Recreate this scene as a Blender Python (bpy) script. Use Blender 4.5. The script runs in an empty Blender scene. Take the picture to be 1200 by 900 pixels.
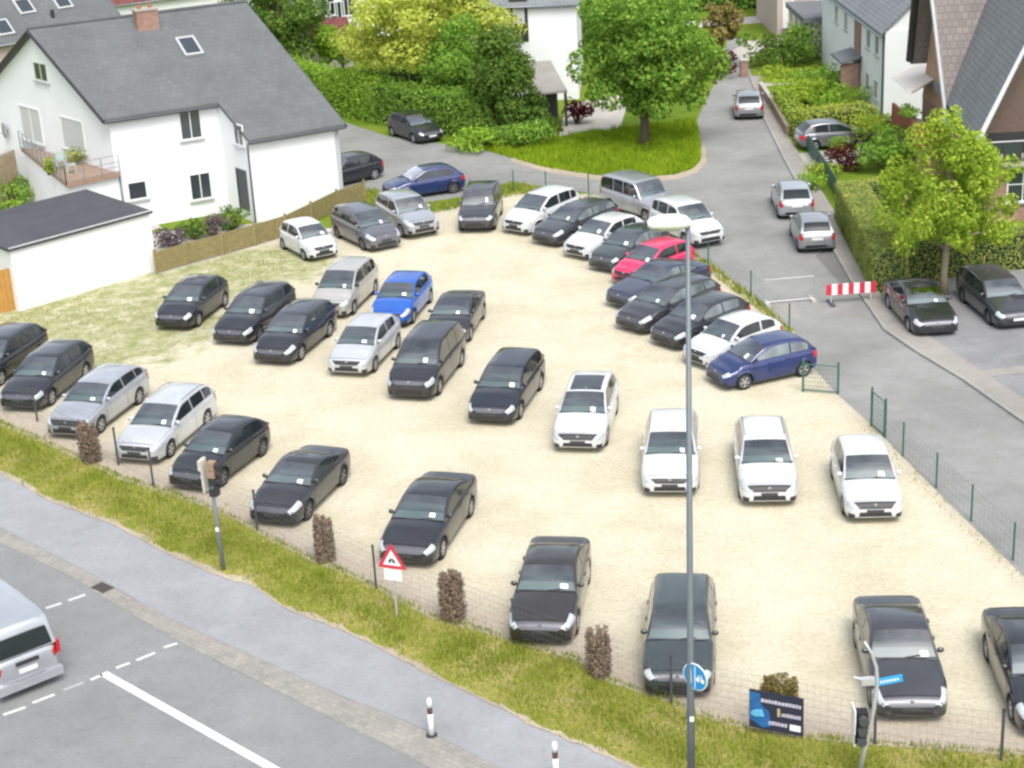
import bpy, bmesh, math, random
import numpy as np
from mathutils import Vector, Matrix

random.seed(7); rng = np.random.default_rng(7)
sc = bpy.context.scene
col = sc.collection

# ------------------------------------------------------------------ camera
CAM_F, CAM_P, CAM_R, CAM_H = 2000.0, 0.36738, -0.054875, 22.596   # focal length in photo pixels, pitch, roll, height
fwd = np.array([0, math.cos(CAM_P), -math.sin(CAM_P)])
_R = np.array([1.0, 0, 0]); _U = np.cross(_R, fwd)
RGT = math.cos(CAM_R) * _R + math.sin(CAM_R) * _U
UPV = -math.sin(CAM_R) * _R + math.cos(CAM_R) * _U
cd = bpy.data.cameras.new('camera'); cam = bpy.data.objects.new('camera', cd); col.objects.link(cam)
cd.sensor_width = 36.0; cd.lens = 36.0 * CAM_F / 1200.0; cd.clip_end = 2000; cd.clip_start = 0.5
M = Matrix(((RGT[0], UPV[0], -fwd[0], 0), (RGT[1], UPV[1], -fwd[1], 0), (RGT[2], UPV[2], -fwd[2], CAM_H), (0, 0, 0, 1)))
cam.matrix_world = M
sc.camera = cam

# ------------------------------------------------------------------ world, sun, exposure (bright overcast day)
SUN_EL, SUN_AZ = math.radians(58), math.radians(165)      # azimuth clockwise from +Y
w = bpy.data.worlds.new('World'); sc.world = w; w.use_nodes = True
nt = w.node_tree; nt.nodes.clear()
sky = nt.nodes.new('ShaderNodeTexSky'); sky.sky_type = 'NISHITA'; sky.sun_disc = False
sky.sun_elevation = SUN_EL; sky.sun_rotation = SUN_AZ; sky.dust_density = 4.0; sky.air_density = 1.2
hs = nt.nodes.new('ShaderNodeHueSaturation'); hs.inputs['Saturation'].default_value = 0.45
bg = nt.nodes.new('ShaderNodeBackground'); bg.inputs['Strength'].default_value = 0.15
wo = nt.nodes.new('ShaderNodeOutputWorld')
tcw = nt.nodes.new('ShaderNodeTexCoord'); cn = nt.nodes.new('ShaderNodeTexNoise'); cn.inputs['Scale'].default_value = 2.6; cn.inputs['Detail'].default_value = 5; cn.inputs['Roughness'].default_value = 0.55
cr_ = nt.nodes.new('ShaderNodeValToRGB'); cr_.color_ramp.elements[0].position = 0.36; cr_.color_ramp.elements[0].color = (0.62, 0.65, 0.70, 1); cr_.color_ramp.elements[1].position = 0.62; cr_.color_ramp.elements[1].color = (1.45, 1.42, 1.38, 1)
mw = nt.nodes.new('ShaderNodeMix'); mw.data_type = 'RGBA'; mw.blend_type = 'MULTIPLY'; mw.inputs['Factor'].default_value = 1.0      # cloud mottling added to the unseen sky to vary reflections on the cars
nt.links.new(tcw.outputs['Generated'], cn.inputs['Vector']); nt.links.new(cn.outputs['Fac'], cr_.inputs[0])
nt.links.new(sky.outputs[0], hs.inputs['Color']); nt.links.new(hs.outputs[0], mw.inputs['A']); nt.links.new(cr_.outputs[0], mw.inputs['B']); nt.links.new(mw.outputs['Result'], bg.inputs['Color']); nt.links.new(bg.outputs[0], wo.inputs[0])
sd = bpy.data.lights.new('sun', 'SUN'); sd.energy = 1.15; sd.angle = math.radians(28); sd.color = (1, 0.96, 0.9)
so = bpy.data.objects.new('sun', sd); col.objects.link(so)
sv = Vector((math.sin(SUN_AZ) * math.cos(SUN_EL), math.cos(SUN_AZ) * math.cos(SUN_EL), math.sin(SUN_EL)))
so.rotation_euler = sv.to_track_quat('Z', 'Y').to_euler()
sc.view_settings.view_transform = 'Standard'; sc.view_settings.look = 'None'
sc.view_settings.gamma = 1.0; sc.view_settings.use_curve_mapping = False
sc.view_settings.exposure = 0.82
sc.render.engine = 'CYCLES'
sc.cycles.filter_width = 2.5          # the photograph itself is soft
sc.cycles.max_bounces = 6

# ------------------------------------------------------------------ helpers
def ray(x, y):
    return fwd + RGT * (x - 600) / CAM_F + UPV * (450 - y) / CAM_F
def at(x, y, z=0.0):
    d = ray(x, y); t = (z - CAM_H) / d[2]
    return Vector((d[0] * t, d[1] * t, z))
def on_plane(x, y, p, n):
    d = Vector(ray(x, y)); o = Vector((0, 0, CAM_H)); n = Vector(n)
    return o + d * ((Vector(p) - o).dot(n) / d.dot(n))
def on_wall(x, y, p0, p1):
    u = Vector((p1[0] - p0[0], p1[1] - p0[1], 0)).normalized()
    return on_plane(x, y, (p0[0], p0[1], 0), (u.y, -u.x, 0))

def tag(o, label=None, cat=None, group=None, kind=None):
    if label: o['label'] = label
    if cat: o['category'] = cat
    if group: o['group'] = group
    if kind: o['kind'] = kind
    return o
def empty(name, loc=(0, 0, 0), rz=0.0, label=None, cat=None, group=None):
    o = bpy.data.objects.new(name, None); col.objects.link(o); o.empty_display_size = 0.3
    o.location = loc; o.rotation_euler = (0, 0, rz)
    return tag(o, label, cat, group)
def link(name, me, m, parent=None, smooth=False):
    o = bpy.data.objects.new(name, me); col.objects.link(o)
    if m is not None and not me.materials: me.materials.append(m)
    if smooth: me.polygons.foreach_set('use_smooth', [True] * len(me.polygons))
    if parent is not None: o.parent = parent
    return o

class MB:
    def __init__(s): s.v = []; s.f = []
    def add(s, vs, fs):
        n = len(s.v); s.v += [tuple(p) for p in vs]; s.f += [tuple(i + n for i in f) for f in fs]; return s
    def box(s, c, size, rz=0.0, mat=None):
        hx, hy, hz = size[0] / 2, size[1] / 2, size[2] / 2
        vs = [Vector((x, y, z)) for z in (-hz, hz) for x, y in ((-hx, -hy), (hx, -hy), (hx, hy), (-hx, hy))]
        R = mat if mat is not None else Matrix.Rotation(rz, 3, 'Z')
        vs = [R @ p + Vector(c) for p in vs]
        return s.add(vs, [(3, 2, 1, 0), (4, 5, 6, 7), (0, 1, 5, 4), (1, 2, 6, 5), (2, 3, 7, 6), (3, 0, 4, 7)])
    def prism(s, poly, z0, z1):
        n = len(poly); A = sum(poly[i][0] * poly[(i + 1) % n][1] - poly[(i + 1) % n][0] * poly[i][1] for i in range(n))
        if A < 0: poly = poly[::-1]
        vs = [(p[0], p[1], z0) for p in poly] + [(p[0], p[1], z1) for p in poly]
        return s.add(vs, [tuple(range(n))[::-1], tuple(range(n, 2 * n))] + [(i, (i + 1) % n, n + (i + 1) % n, n + i) for i in range(n)])
    def slab(s, pts, down):                      # polygon in space given a thickness along -Z (or a vector)
        dv = Vector((0, 0, -down)) if not isinstance(down, Vector) else down
        n = len(pts); vs = [Vector(p) for p in pts] + [Vector(p) + dv for p in pts]
        return s.add(vs, [tuple(range(n)), tuple(range(n, 2 * n))[::-1]] + [((i + 1) % n, i, n + i, n + (i + 1) % n) for i in range(n)])
    def tube(s, pts, r, n=8, r2=None, cap=True):
        pts = [Vector(p) for p in pts]; base = len(s.v); rs = r if isinstance(r, (list, tuple)) else [r + ((r2 if r2 is not None else r) - r) * i / max(1, len(pts) - 1) for i in range(len(pts))]
        prev = None
        for i, p in enumerate(pts):
            d = (pts[min(i + 1, len(pts) - 1)] - pts[max(i - 1, 0)]).normalized()
            if prev is None:
                a = d.orthogonal().normalized()
            else:
                a = (prev - d * prev.dot(d)).normalized()
            prev = a; b = d.cross(a)
            for k in range(n):
                t = 2 * math.pi * k / n
                s.v.append(tuple(p + (a * math.cos(t) + b * math.sin(t)) * rs[i]))
        for i in range(len(pts) - 1):
            for k in range(n):
                s.f.append((base + i * n + k, base + i * n + (k + 1) % n, base + (i + 1) * n + (k + 1) % n, base + (i + 1) * n + k))
        if cap:
            s.f.append(tuple(base + k for k in range(n))[::-1]); e = base + (len(pts) - 1) * n
            s.f.append(tuple(e + k for k in range(n)))
        return s
    def lathe(s, prof, c=(0, 0, 0), axis='Z', n=16):
        base = len(s.v); c = Vector(c)
        for r, h in prof:
            for k in range(n):
                t = 2 * math.pi * k / n; a, b = r * math.cos(t), r * math.sin(t)
                p = (a, b, h) if axis == 'Z' else ((a, h, b) if axis == 'Y' else (h, a, b))
                s.v.append(tuple(Vector(p) + c))
        for i in range(len(prof) - 1):
            for k in range(n):
                s.f.append((base + i * n + k, base + i * n + (k + 1) % n, base + (i + 1) * n + (k + 1) % n, base + (i + 1) * n + k))
        s.f.append(tuple(base + k for k in range(n))[::-1]); e = base + (len(prof) - 1) * n; s.f.append(tuple(e + k for k in range(n)))
        return s
    def grid(s, P):                              # P[i][j] points
        n, m = len(P), len(P[0]); base = len(s.v)
        for row in P: s.v += [tuple(p) for p in row]
        for i in range(n - 1):
            for j in range(m - 1):
                s.f.append((base + i * m + j, base + (i + 1) * m + j, base + (i + 1) * m + j + 1, base + i * m + j + 1))
        return s
    def mesh(s, name, fix=True):
        me = bpy.data.meshes.new(name); me.from_pydata(s.v, [], s.f); me.update()
        if fix:
            bm = bmesh.new(); bm.from_mesh(me); bmesh.ops.recalc_face_normals(bm, faces=bm.faces); bm.to_mesh(me); bm.free()
        return me
    def build(s, name, m, parent=None, smooth=False, fix=True):
        return link(name, s.mesh(name, fix), m, parent, smooth)

# ------------------------------------------------------------------ materials
def newmat(name):
    m = bpy.data.materials.new(name); m.use_nodes = True
    n = m.node_tree; b = n.nodes['Principled BSDF']; return m, n, b
def setp(b, **k):
    for a, v in k.items():
        b.inputs[a.replace('_', ' ')].default_value = v
def plain(name, c, rough=0.6, metal=0.0, spec=0.5, coat=0.0, vary=0.06, scale=6.0, bump=0.0):
    m, n, b = newmat(name); setp(b, Roughness=rough, Metallic=metal, Coat_Weight=coat)
    b.inputs['Specular IOR Level'].default_value = spec; b.inputs['Coat Roughness'].default_value = 0.04
    if vary > 0:
        tc = n.nodes.new('ShaderNodeTexCoord'); nz = n.nodes.new('ShaderNodeTexNoise'); nz.inputs['Scale'].default_value = scale; nz.inputs['Detail'].default_value = 5
        n.links.new(tc.outputs['Object'], nz.inputs['Vector'])
        mx = n.nodes.new('ShaderNodeMix'); mx.data_type = 'RGBA'
        mx.inputs['A'].default_value = tuple(max(0, x * (1 - vary * 1.6)) for x in c) + (1,)
        mx.inputs['B'].default_value = tuple(min(1, x * (1 + vary * 1.6)) for x in c) + (1,)
        n.links.new(nz.outputs['Fac'], mx.inputs['Factor']); n.links.new(mx.outputs['Result'], b.inputs['Base Color'])
        if bump:
            bp = n.nodes.new('ShaderNodeBump'); bp.inputs['Strength'].default_value = bump; bp.inputs['Distance'].default_value = 0.02
            n.links.new(nz.outputs['Fac'], bp.inputs['Height']); n.links.new(bp.outputs[0], b.inputs['Normal'])
    else:
        b.inputs['Base Color'].default_value = tuple(c) + (1,)
    return m
def ramp(n, stops):
    r = n.nodes.new('ShaderNodeValToRGB'); e = r.color_ramp.elements
    while len(e) < len(stops): e.new(0.5)
    for q, (p, c) in zip(e, stops): q.position = p; q.color = tuple(c) + (1,)
    return r
def noise(n, scale, detail=6, rough=0.6, vec=None):
    z = n.nodes.new('ShaderNodeTexNoise'); z.inputs['Scale'].default_value = scale; z.inputs['Detail'].default_value = detail; z.inputs['Roughness'].default_value = rough
    if vec is not None: n.links.new(vec, z.inputs['Vector'])
    return z
def mix(n, fac, a, b, mode='MIX'):
    x = n.nodes.new('ShaderNodeMix'); x.data_type = 'RGBA'; x.blend_type = mode
    for k, v in (('Factor', fac), ('A', a), ('B', b)):
        if hasattr(v, 'is_output'): n.links.new(v, x.inputs[k])
        elif k == 'Factor': x.inputs[k].default_value = v
        else: x.inputs[k].default_value = tuple(v) + (1,)
    return x.outputs['Result']
def asphalt(name, c, patch=0.18):
    m, n, b = newmat(name); g = n.nodes.new('ShaderNodeNewGeometry').outputs['Position']
    fine = noise(n, 9, 8, 0.75, g); big = noise(n, 0.22, 5, 0.6, g); mid = noise(n, 1.3, 6, 0.65, g)
    r1 = ramp(n, [(0.3, [x * (1 - patch) for x in c]), (0.7, [x * (1 + patch) for x in c])]); n.links.new(big.outputs['Fac'], r1.inputs[0])
    r2 = ramp(n, [(0.25, (0.80, 0.80, 0.80)), (0.75, (1.12, 1.12, 1.12))]); n.links.new(fine.outputs['Fac'], r2.inputs[0])
    r3 = ramp(n, [(0.3, (0.9, 0.9, 0.89)), (0.7, (1.06, 1.06, 1.07))]); n.links.new(mid.outputs['Fac'], r3.inputs[0])
    n.links.new(mix(n, 1.0, mix(n, 1.0, r1.outputs[0], r2.outputs[0], 'MULTIPLY'), r3.outputs[0], 'MULTIPLY'), b.inputs['Base Color'])
    wv_ = n.nodes.new('ShaderNodeTexVoronoi'); wv_.feature = 'DISTANCE_TO_EDGE'; wv_.inputs['Scale'].default_value = 0.16; ws_ = noise(n, 0.9, 4, 0.6, g); wa = n.nodes.new('ShaderNodeVectorMath'); wa.operation = 'MULTIPLY_ADD'; wa.inputs[1].default_value = (2.2, 2.2, 0); n.links.new(ws_.outputs['Color'], wa.inputs[0]); n.links.new(g, wa.inputs[2]); n.links.new(wa.outputs[0], wv_.inputs['Vector'])
    ck = ramp(n, [(0.0, (0.90, 0.90, 0.89)), (0.005, (1, 1, 1))]); n.links.new(wv_.outputs['Distance'], ck.inputs[0])
    prev_ = b.inputs['Base Color'].links[0].from_socket; n.links.new(mix(n, 1.0, prev_, ck.outputs[0], 'MULTIPLY'), b.inputs['Base Color'])
    setp(b, Roughness=0.9); b.inputs['Specular IOR Level'].default_value = 0.25
    return m
def leafmat(name, stops, trans=0.42, nscale=1.2):
    m, n, b = newmat(name); n.nodes.remove(b); out = n.nodes['Material Output']
    geo = n.nodes.new('ShaderNodeNewGeometry'); nz = noise(n, nscale, 3, 0.6, geo.outputs['Position'])
    ad = n.nodes.new('ShaderNodeMath'); ad.operation = 'MULTIPLY_ADD'; ad.inputs[1].default_value = 0.55
    n.links.new(geo.outputs['Random Per Island'], ad.inputs[0])
    sb = n.nodes.new('ShaderNodeMath'); sb.operation = 'MULTIPLY_ADD'; sb.inputs[1].default_value = 0.9; sb.inputs[2].default_value = -0.22
    n.links.new(nz.outputs['Fac'], sb.inputs[0]); n.links.new(sb.outputs[0], ad.inputs[2])
    k = len(stops); r = ramp(n, [(i / (k - 1), c) for i, c in enumerate(stops)]); n.links.new(ad.outputs[0], r.inputs[0])
    d = n.nodes.new('ShaderNodeBsdfDiffuse'); t = n.nodes.new('ShaderNodeBsdfTranslucent'); mx = n.nodes.new('ShaderNodeMixShader'); mx.inputs[0].default_value = trans
    n.links.new(r.outputs[0], d.inputs[0]); n.links.new(r.outputs[0], t.inputs[0]); n.links.new(d.outputs[0], mx.inputs[1]); n.links.new(t.outputs[0], mx.inputs[2]); n.links.new(mx.outputs[0], out.inputs[0])
    return m
def tiles(name, c, bw, rh, mortar=0.02, var=0.25, rough=0.75, c2=None, mcol=None):
    m, n, b = newmat(name); tc = n.nodes.new('ShaderNodeTexCoord'); uv = tc.outputs['UV']
    br = n.nodes.new('ShaderNodeTexBrick'); n.links.new(uv, br.inputs['Vector'])
    br.inputs['Scale'].default_value = 1.0; br.inputs['Brick Width'].default_value = bw; br.inputs['Row Height'].default_value = rh
    br.inputs['Mortar Size'].default_value = mortar; br.inputs['Mortar Smooth'].default_value = 0.3; br.inputs['Bias'].default_value = 0.0
    c2 = c2 or [x * (1 + var) for x in c]
    br.inputs['Color1'].default_value = tuple(x * (1 - var) for x in c) + (1,); br.inputs['Color2'].default_value = tuple(c2) + (1,)
    br.inputs['Mortar'].default_value = tuple(mcol or [x * 0.55 for x in c]) + (1,)
    nz = noise(n, 0.5, 5, 0.6, n.nodes.new('ShaderNodeNewGeometry').outputs['Position'])
    r = ramp(n, [(0.3, (0.88, 0.88, 0.88)), (0.7, (1.1, 1.1, 1.1))]); n.links.new(nz.outputs['Fac'], r.inputs[0])
    n.links.new(mix(n, 1.0, br.outputs['Color'], r.outputs[0], 'MULTIPLY'), b.inputs['Base Color'])
    bp = n.nodes.new('ShaderNodeBump'); bp.inputs['Strength'].default_value = 0.5; bp.inputs['Distance'].default_value = 0.02; bp.invert = True
    n.links.new(br.outputs['Fac'], bp.inputs['Height']); n.links.new(bp.outputs[0], b.inputs['Normal'])
    setp(b, Roughness=rough); b.inputs['Specular IOR Level'].default_value = 0.3
    return m
def uv_planar(o):                                # metres along the face, for roofs and brick walls
    me = o.data; uvl = me.uv_layers.new(name='UVMap')
    for p in me.polygons:
        nrm = p.normal
        if abs(nrm.z) > 0.98: u, v = Vector((1, 0, 0)), Vector((0, 1, 0))
        else:
            u = Vector((0, 0, 1)).cross(nrm).normalized(); v = nrm.cross(u)
        for li in p.loop_indices:
            q = me.vertices[me.loops[li].vertex_index].co; uvl.data[li].uv = (q.dot(u), q.dot(v))
    return o

MT = {}
MT['asphalt'] = asphalt('old_asphalt', (0.235, 0.238, 0.230))
MT['asphalt2'] = asphalt('drive_asphalt', (0.215, 0.218, 0.225))
MT['mainroad'] = asphalt('main_asphalt', (0.215, 0.222, 0.222), 0.10)
MT['path'] = asphalt('path_asphalt', (0.275, 0.285, 0.295), 0.10)
MT['pave'] = asphalt('pavement_slabs', (0.275, 0.262, 0.24), 0.16)
MT['kerb'] = asphalt('kerb_concrete', (0.30, 0.295, 0.28), 0.14)
MT['patch'] = asphalt('newer_asphalt_patch', (0.165, 0.165, 0.16), 0.08)
MT['sandedge'] = asphalt('sandy_edge', (0.36, 0.31, 0.235), 0.2)
MT['edging'] = asphalt('edging_stones', (0.27, 0.26, 0.24), 0.14)
MT['concrete'] = asphalt('pale_concrete', (0.42, 0.40, 0.36), 0.14)
MT['whiteline'] = plain('road_paint', (0.66, 0.66, 0.64), 0.7, vary=0.14, scale=8)
MT['lineworn'] = plain('worn_road_paint', (0.50, 0.50, 0.48), 0.8, vary=0.25, scale=14)
MT['lineveryworn'] = plain('faded_road_paint', (0.34, 0.34, 0.33), 0.8, vary=0.2, scale=14)
MT['white'] = plain('white_render', (0.74, 0.76, 0.78), 0.85, vary=0.05, scale=0.5)
MT['whiteold'] = plain('stained_white_render', (0.74, 0.75, 0.76), 0.85, vary=0.06, scale=1.6)
MT['cream'] = plain('cream_render', (0.72, 0.70, 0.62), 0.85, vary=0.04, scale=0.8)
MT['pinkwall'] = plain('pinkish_render', (0.45, 0.36, 0.33), 0.85, vary=0.06, scale=1)
MT['tan'] = plain('tan_stone', (0.34, 0.27, 0.18), 0.85, vary=0.25, scale=3)
MT['frame'] = plain('white_window_frame', (0.72, 0.73, 0.73), 0.4, vary=0)
MT['shutter'] = plain('roller_shutter', (0.50, 0.51, 0.52), 0.5, vary=0.03)
MT['pane'] = plain('window_glass', (0.035, 0.045, 0.055), 0.05, spec=0.6, coat=0.4, vary=0)
MT['gableboard'] = plain('brown_gable_boards', (0.13, 0.09, 0.075), 0.7, vary=0.2)
MT['dark'] = plain('dark_trim', (0.03, 0.03, 0.033), 0.55, vary=0.05)
MT['darkgrey'] = plain('dark_grey_metal', (0.07, 0.075, 0.085), 0.5, 0.2, vary=0.05)
MT['steel'] = plain('galvanised_steel', (0.22, 0.25, 0.28), 0.5, 0.3, vary=0.08)
MT['polegrey'] = plain('grey_painted_pole', (0.13, 0.155, 0.175), 0.5, 0.2, vary=0.08)
MT['lightgrey'] = plain('light_grey_metal', (0.45, 0.46, 0.47), 0.45, 0.2, vary=0.05)
MT['lampwhite'] = plain('lamp_housing_white', (0.80, 0.80, 0.79), 0.35, vary=0.02)
MT['green'] = plain('green_fence_coating', (0.03, 0.11, 0.085), 0.5, vary=0.08)
MT['wire'] = plain('fence_wire', (0.13, 0.16, 0.15), 0.6, vary=0)
MT['wood'] = plain('weathered_fence_wood', (0.22, 0.18, 0.075), 0.8, vary=0.28, scale=5)
MT['orangewood'] = plain('orange_stained_wood', (0.42, 0.22, 0.05), 0.7, vary=0.18, scale=4)
MT['deck'] = plain('brown_decking', (0.28, 0.19, 0.13), 0.8, vary=0.2, scale=5)
MT['bark'] = plain('tree_bark', (0.10, 0.075, 0.05), 0.9, vary=0.3, scale=9, bump=0.5)
MT['palebark'] = plain('pale_tree_bark', (0.24, 0.21, 0.14), 0.9, vary=0.25, scale=9, bump=0.4)
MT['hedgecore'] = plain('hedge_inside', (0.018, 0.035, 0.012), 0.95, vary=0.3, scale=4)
MT['flatroof'] = plain('bitumen_flat_roof', (0.058, 0.058, 0.068), 0.85, vary=0.22, scale=0.9)
MT['slate'] = tiles('grey_roof_tiles', (0.118, 0.128, 0.132), 0.32, 0.36, 0.02, 0.06, mcol=(0.098, 0.107, 0.112))
MT['slate2'] = tiles('blue_grey_slate', (0.19, 0.205, 0.215), 0.45, 0.27, 0.03, 0.07, mcol=(0.135, 0.148, 0.158))
MT['browntile'] = tiles('weathered_brown_tiles', (0.23, 0.205, 0.195), 0.33, 0.36, 0.03, 0.10, mcol=(0.175, 0.155, 0.15))
MT['redroof'] = tiles('dark_red_tiles', (0.16, 0.055, 0.05), 0.33, 0.35, 0.03, 0.2)
MT['brick'] = tiles('red_brown_brick', (0.29, 0.155, 0.115), 0.25, 0.085, 0.012, 0.2, mcol=(0.34, 0.28, 0.24))
MT['tanbrick'] = tiles('tan_brick', (0.40, 0.24, 0.15), 0.25, 0.085, 0.012, 0.15, mcol=(0.4, 0.3, 0.22))
MT['redpaint'] = plain('red_brown_balcony', (0.24, 0.06, 0.04), 0.6, vary=0.12)
MT['signred'] = plain('sign_red', (0.55, 0.03, 0.06), 0.35, vary=0)
MT['signblue'] = plain('sign_blue', (0.01, 0.25, 0.55), 0.35, vary=0)
MT['signwhite'] = plain('sign_white', (0.80, 0.80, 0.80), 0.35, vary=0)
MT['black'] = plain('matt_black', (0.012, 0.012, 0.013), 0.6, vary=0)
MT['navy'] = plain('banner_navy', (0.025, 0.028, 0.055), 0.5, vary=0.05)
MT['bannerblue'] = plain('banner_blue', (0.02, 0.12, 0.33), 0.5, vary=0.35, scale=5)
MT['bannerlight'] = plain('banner_print', (0.50, 0.48, 0.58), 0.5, vary=0.15, scale=30)
MT['awning'] = plain('awning_canvas', (0.62, 0.58, 0.52), 0.8, vary=0.03)
MT['terracotta'] = plain('terracotta', (0.35, 0.13, 0.06), 0.8, vary=0.15)
MT['leafgreen'] = leafmat('tree_leaves_green', [(0.062, 0.128, 0.031), (0.145, 0.282, 0.043), (0.273, 0.448, 0.069), (0.443, 0.603, 0.121)])
MT['leafdeep'] = leafmat('leaves_deep_green', [(0.039, 0.078, 0.023), (0.088, 0.163, 0.031), (0.171, 0.279, 0.053), (0.309, 0.406, 0.084)])
MT['leafyellow'] = leafmat('leaves_yellow_green', [(0.168, 0.229, 0.036), (0.371, 0.44, 0.063), (0.574, 0.634, 0.123), (0.7, 0.7, 0.248)])
MT['leaflime'] = leafmat('leaves_lime', [(0.1, 0.182, 0.034), (0.254, 0.375, 0.048), (0.426, 0.55, 0.064), (0.579, 0.638, 0.124)])
MT['leafhedge'] = leafmat('hedge_leaves', [(0.104, 0.175, 0.056), (0.251, 0.348, 0.088), (0.448, 0.49, 0.131), (0.694, 0.634, 0.214)])
MT['leafbright'] = leafmat('bright_hedge_leaves', [(0.084, 0.178, 0.028), (0.201, 0.352, 0.041), (0.347, 0.526, 0.064), (0.53, 0.66, 0.123)])
MT['leafred'] = leafmat('maroon_leaves', [(0.03, 0.008, 0.01), (0.07, 0.014, 0.018), (0.12, 0.025, 0.03), (0.16, 0.05, 0.04)])
MT['leafbrown'] = leafmat('dead_brown_sprays', [(0.099, 0.07, 0.056), (0.194, 0.146, 0.111), (0.289, 0.221, 0.169), (0.365, 0.307, 0.193)], 0.15)
MT['leafdry'] = leafmat('half_dead_sprays', [(0.084, 0.07, 0.035), (0.168, 0.126, 0.056), (0.28, 0.238, 0.07), (0.364, 0.336, 0.098)], 0.15)
MT['mauve'] = leafmat('mauve_flowers', [(0.044, 0.081, 0.026), (0.132, 0.106, 0.109), (0.228, 0.157, 0.199), (0.324, 0.259, 0.274)])
MT['blade'] = leafmat('verge_grass_blades', [(0.095, 0.145, 0.018), (0.18, 0.245, 0.028), (0.28, 0.34, 0.045), (0.42, 0.42, 0.11), (0.52, 0.43, 0.23)], 0.3, 0.5)
MT['bladegreen'] = leafmat('island_grass_blades', [(0.112, 0.196, 0.013), (0.208, 0.336, 0.019), (0.32, 0.434, 0.029), (0.448, 0.504, 0.064)], 0.3, 0.4)
MT['bladedry'] = leafmat('dry_weed_blades', [(0.175, 0.2, 0.042), (0.325, 0.325, 0.098), (0.475, 0.425, 0.196), (0.575, 0.5, 0.308)], 0.3, 0.5)

def ground_mat():
    m, n, b = newmat('lawn_ground'); g = n.nodes.new('ShaderNodeNewGeometry').outputs['Position']
    a = noise(n, 0.12, 6, 0.65, g); f = noise(n, 3.0, 8, 0.75, g)
    r = ramp(n, [(0.3, (0.075, 0.13, 0.012)), (0.5, (0.13, 0.20, 0.02)), (0.7, (0.20, 0.24, 0.04))]); n.links.new(a.outputs['Fac'], r.inputs[0])
    q = ramp(n, [(0.3, (0.65, 0.68, 0.6)), (0.7, (1.25, 1.22, 1.2))]); n.links.new(f.outputs['Fac'], q.inputs[0])
    n.links.new(mix(n, 1.0, r.outputs[0], q.outputs[0], 'MULTIPLY'), b.inputs['Base Color']); setp(b, Roughness=0.95)
    b.inputs['Specular IOR Level'].default_value = 0.1; return m
MT['ground'] = ground_mat()
def verge_mat():
    m, n, b = newmat('verge_soil_grass'); g = n.nodes.new('ShaderNodeNewGeometry').outputs['Position']
    a = noise(n, 0.55, 6, 0.7, g); f = noise(n, 7.0, 8, 0.8, g)
    r = ramp(n, [(0.35, (0.15, 0.18, 0.025)), (0.52, (0.25, 0.24, 0.06)), (0.68, (0.36, 0.29, 0.15))]); n.links.new(a.outputs['Fac'], r.inputs[0])
    q = ramp(n, [(0.3, (0.6, 0.6, 0.6)), (0.7, (1.3, 1.3, 1.3))]); n.links.new(f.outputs['Fac'], q.inputs[0])
    n.links.new(mix(n, 1.0, r.outputs[0], q.outputs[0], 'MULTIPLY'), b.inputs['Base Color']); setp(b, Roughness=0.95)
    b.inputs['Specular IOR Level'].default_value = 0.1; return m
MT['verge'] = verge_mat()
def gravel_mat():
    m, n, b = newmat('pale_crushed_gravel'); g = n.nodes.new('ShaderNodeNewGeometry').outputs['Position']
    vc = n.nodes.new('ShaderNodeVertexColor'); vc.layer_name = 'wear'; sep = n.nodes.new('ShaderNodeSeparateColor'); n.links.new(vc.outputs[0], sep.inputs[0])
    big = noise(n, 0.35, 6, 0.65, g); fine = noise(n, 7.0, 8, 0.85, g); mid = noise(n, 1.6, 7, 0.75, g)
    base = ramp(n, [(0.3, (0.44, 0.402, 0.292)), (0.5, (0.50, 0.468, 0.358)), (0.72, (0.545, 0.52, 0.415))]); n.links.new(big.outputs['Fac'], base.inputs[0])
    sp = ramp(n, [(0.25, (0.60, 0.585, 0.56)), (0.5, (1.0, 1.0, 1.0)), (0.75, (1.22, 1.22, 1.22))]); n.links.new(fine.outputs['Fac'], sp.inputs[0])
    sm = ramp(n, [(0.3, (0.93, 0.925, 0.91)), (0.7, (1.05, 1.05, 1.05))]); n.links.new(mid.outputs['Fac'], sm.inputs[0])
    gr = mix(n, 1.0, mix(n, 1.0, base.outputs[0], sp.outputs[0], 'MULTIPLY'), sm.outputs[0], 'MULTIPLY')
    def masked(chan, nz, lo, hi):
        ad = n.nodes.new('ShaderNodeMath'); ad.operation = 'ADD'; n.links.new(sep.outputs[chan], ad.inputs[0]); n.links.new(nz.outputs['Fac'], ad.inputs[1])
        mr = n.nodes.new('ShaderNodeMapRange'); mr.inputs[1].default_value = lo; mr.inputs[2].default_value = hi; n.links.new(ad.outputs[0], mr.inputs[0]); return mr.outputs[0]
    weedc = ramp(n, [(0.3, (0.15, 0.185, 0.065)), (0.5, (0.29, 0.30, 0.15)), (0.68, (0.45, 0.42, 0.31))]); n.links.new(mid.outputs['Fac'], weedc.inputs[0])
    wc = mix(n, 1.0, weedc.outputs[0], sp.outputs[0], 'MULTIPLY')
    c1 = mix(n, masked(1, mid, 0.75, 1.35), gr, mix(n, 1.0, (0.36, 0.315, 0.255), sp.outputs[0], 'MULTIPLY'))
    patch = noise(n, 1.0, 7, 0.75, g)
    c2 = mix(n, masked(0, patch, 1.06, 1.24), c1, wc)
    n.links.new(c2, b.inputs['Base Color']); setp(b, Roughness=0.95); b.inputs['Specular IOR Level'].default_value = 0.15
    bp = n.nodes.new('ShaderNodeBump'); bp.inputs['Strength'].default_value = 0.4; bp.inputs['Distance'].default_value = 0.03
    n.links.new(fine.outputs['Fac'], bp.inputs['Height']); n.links.new(bp.outputs[0], b.inputs['Normal'])
    return m
MT['gravel'] = gravel_mat()

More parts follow.
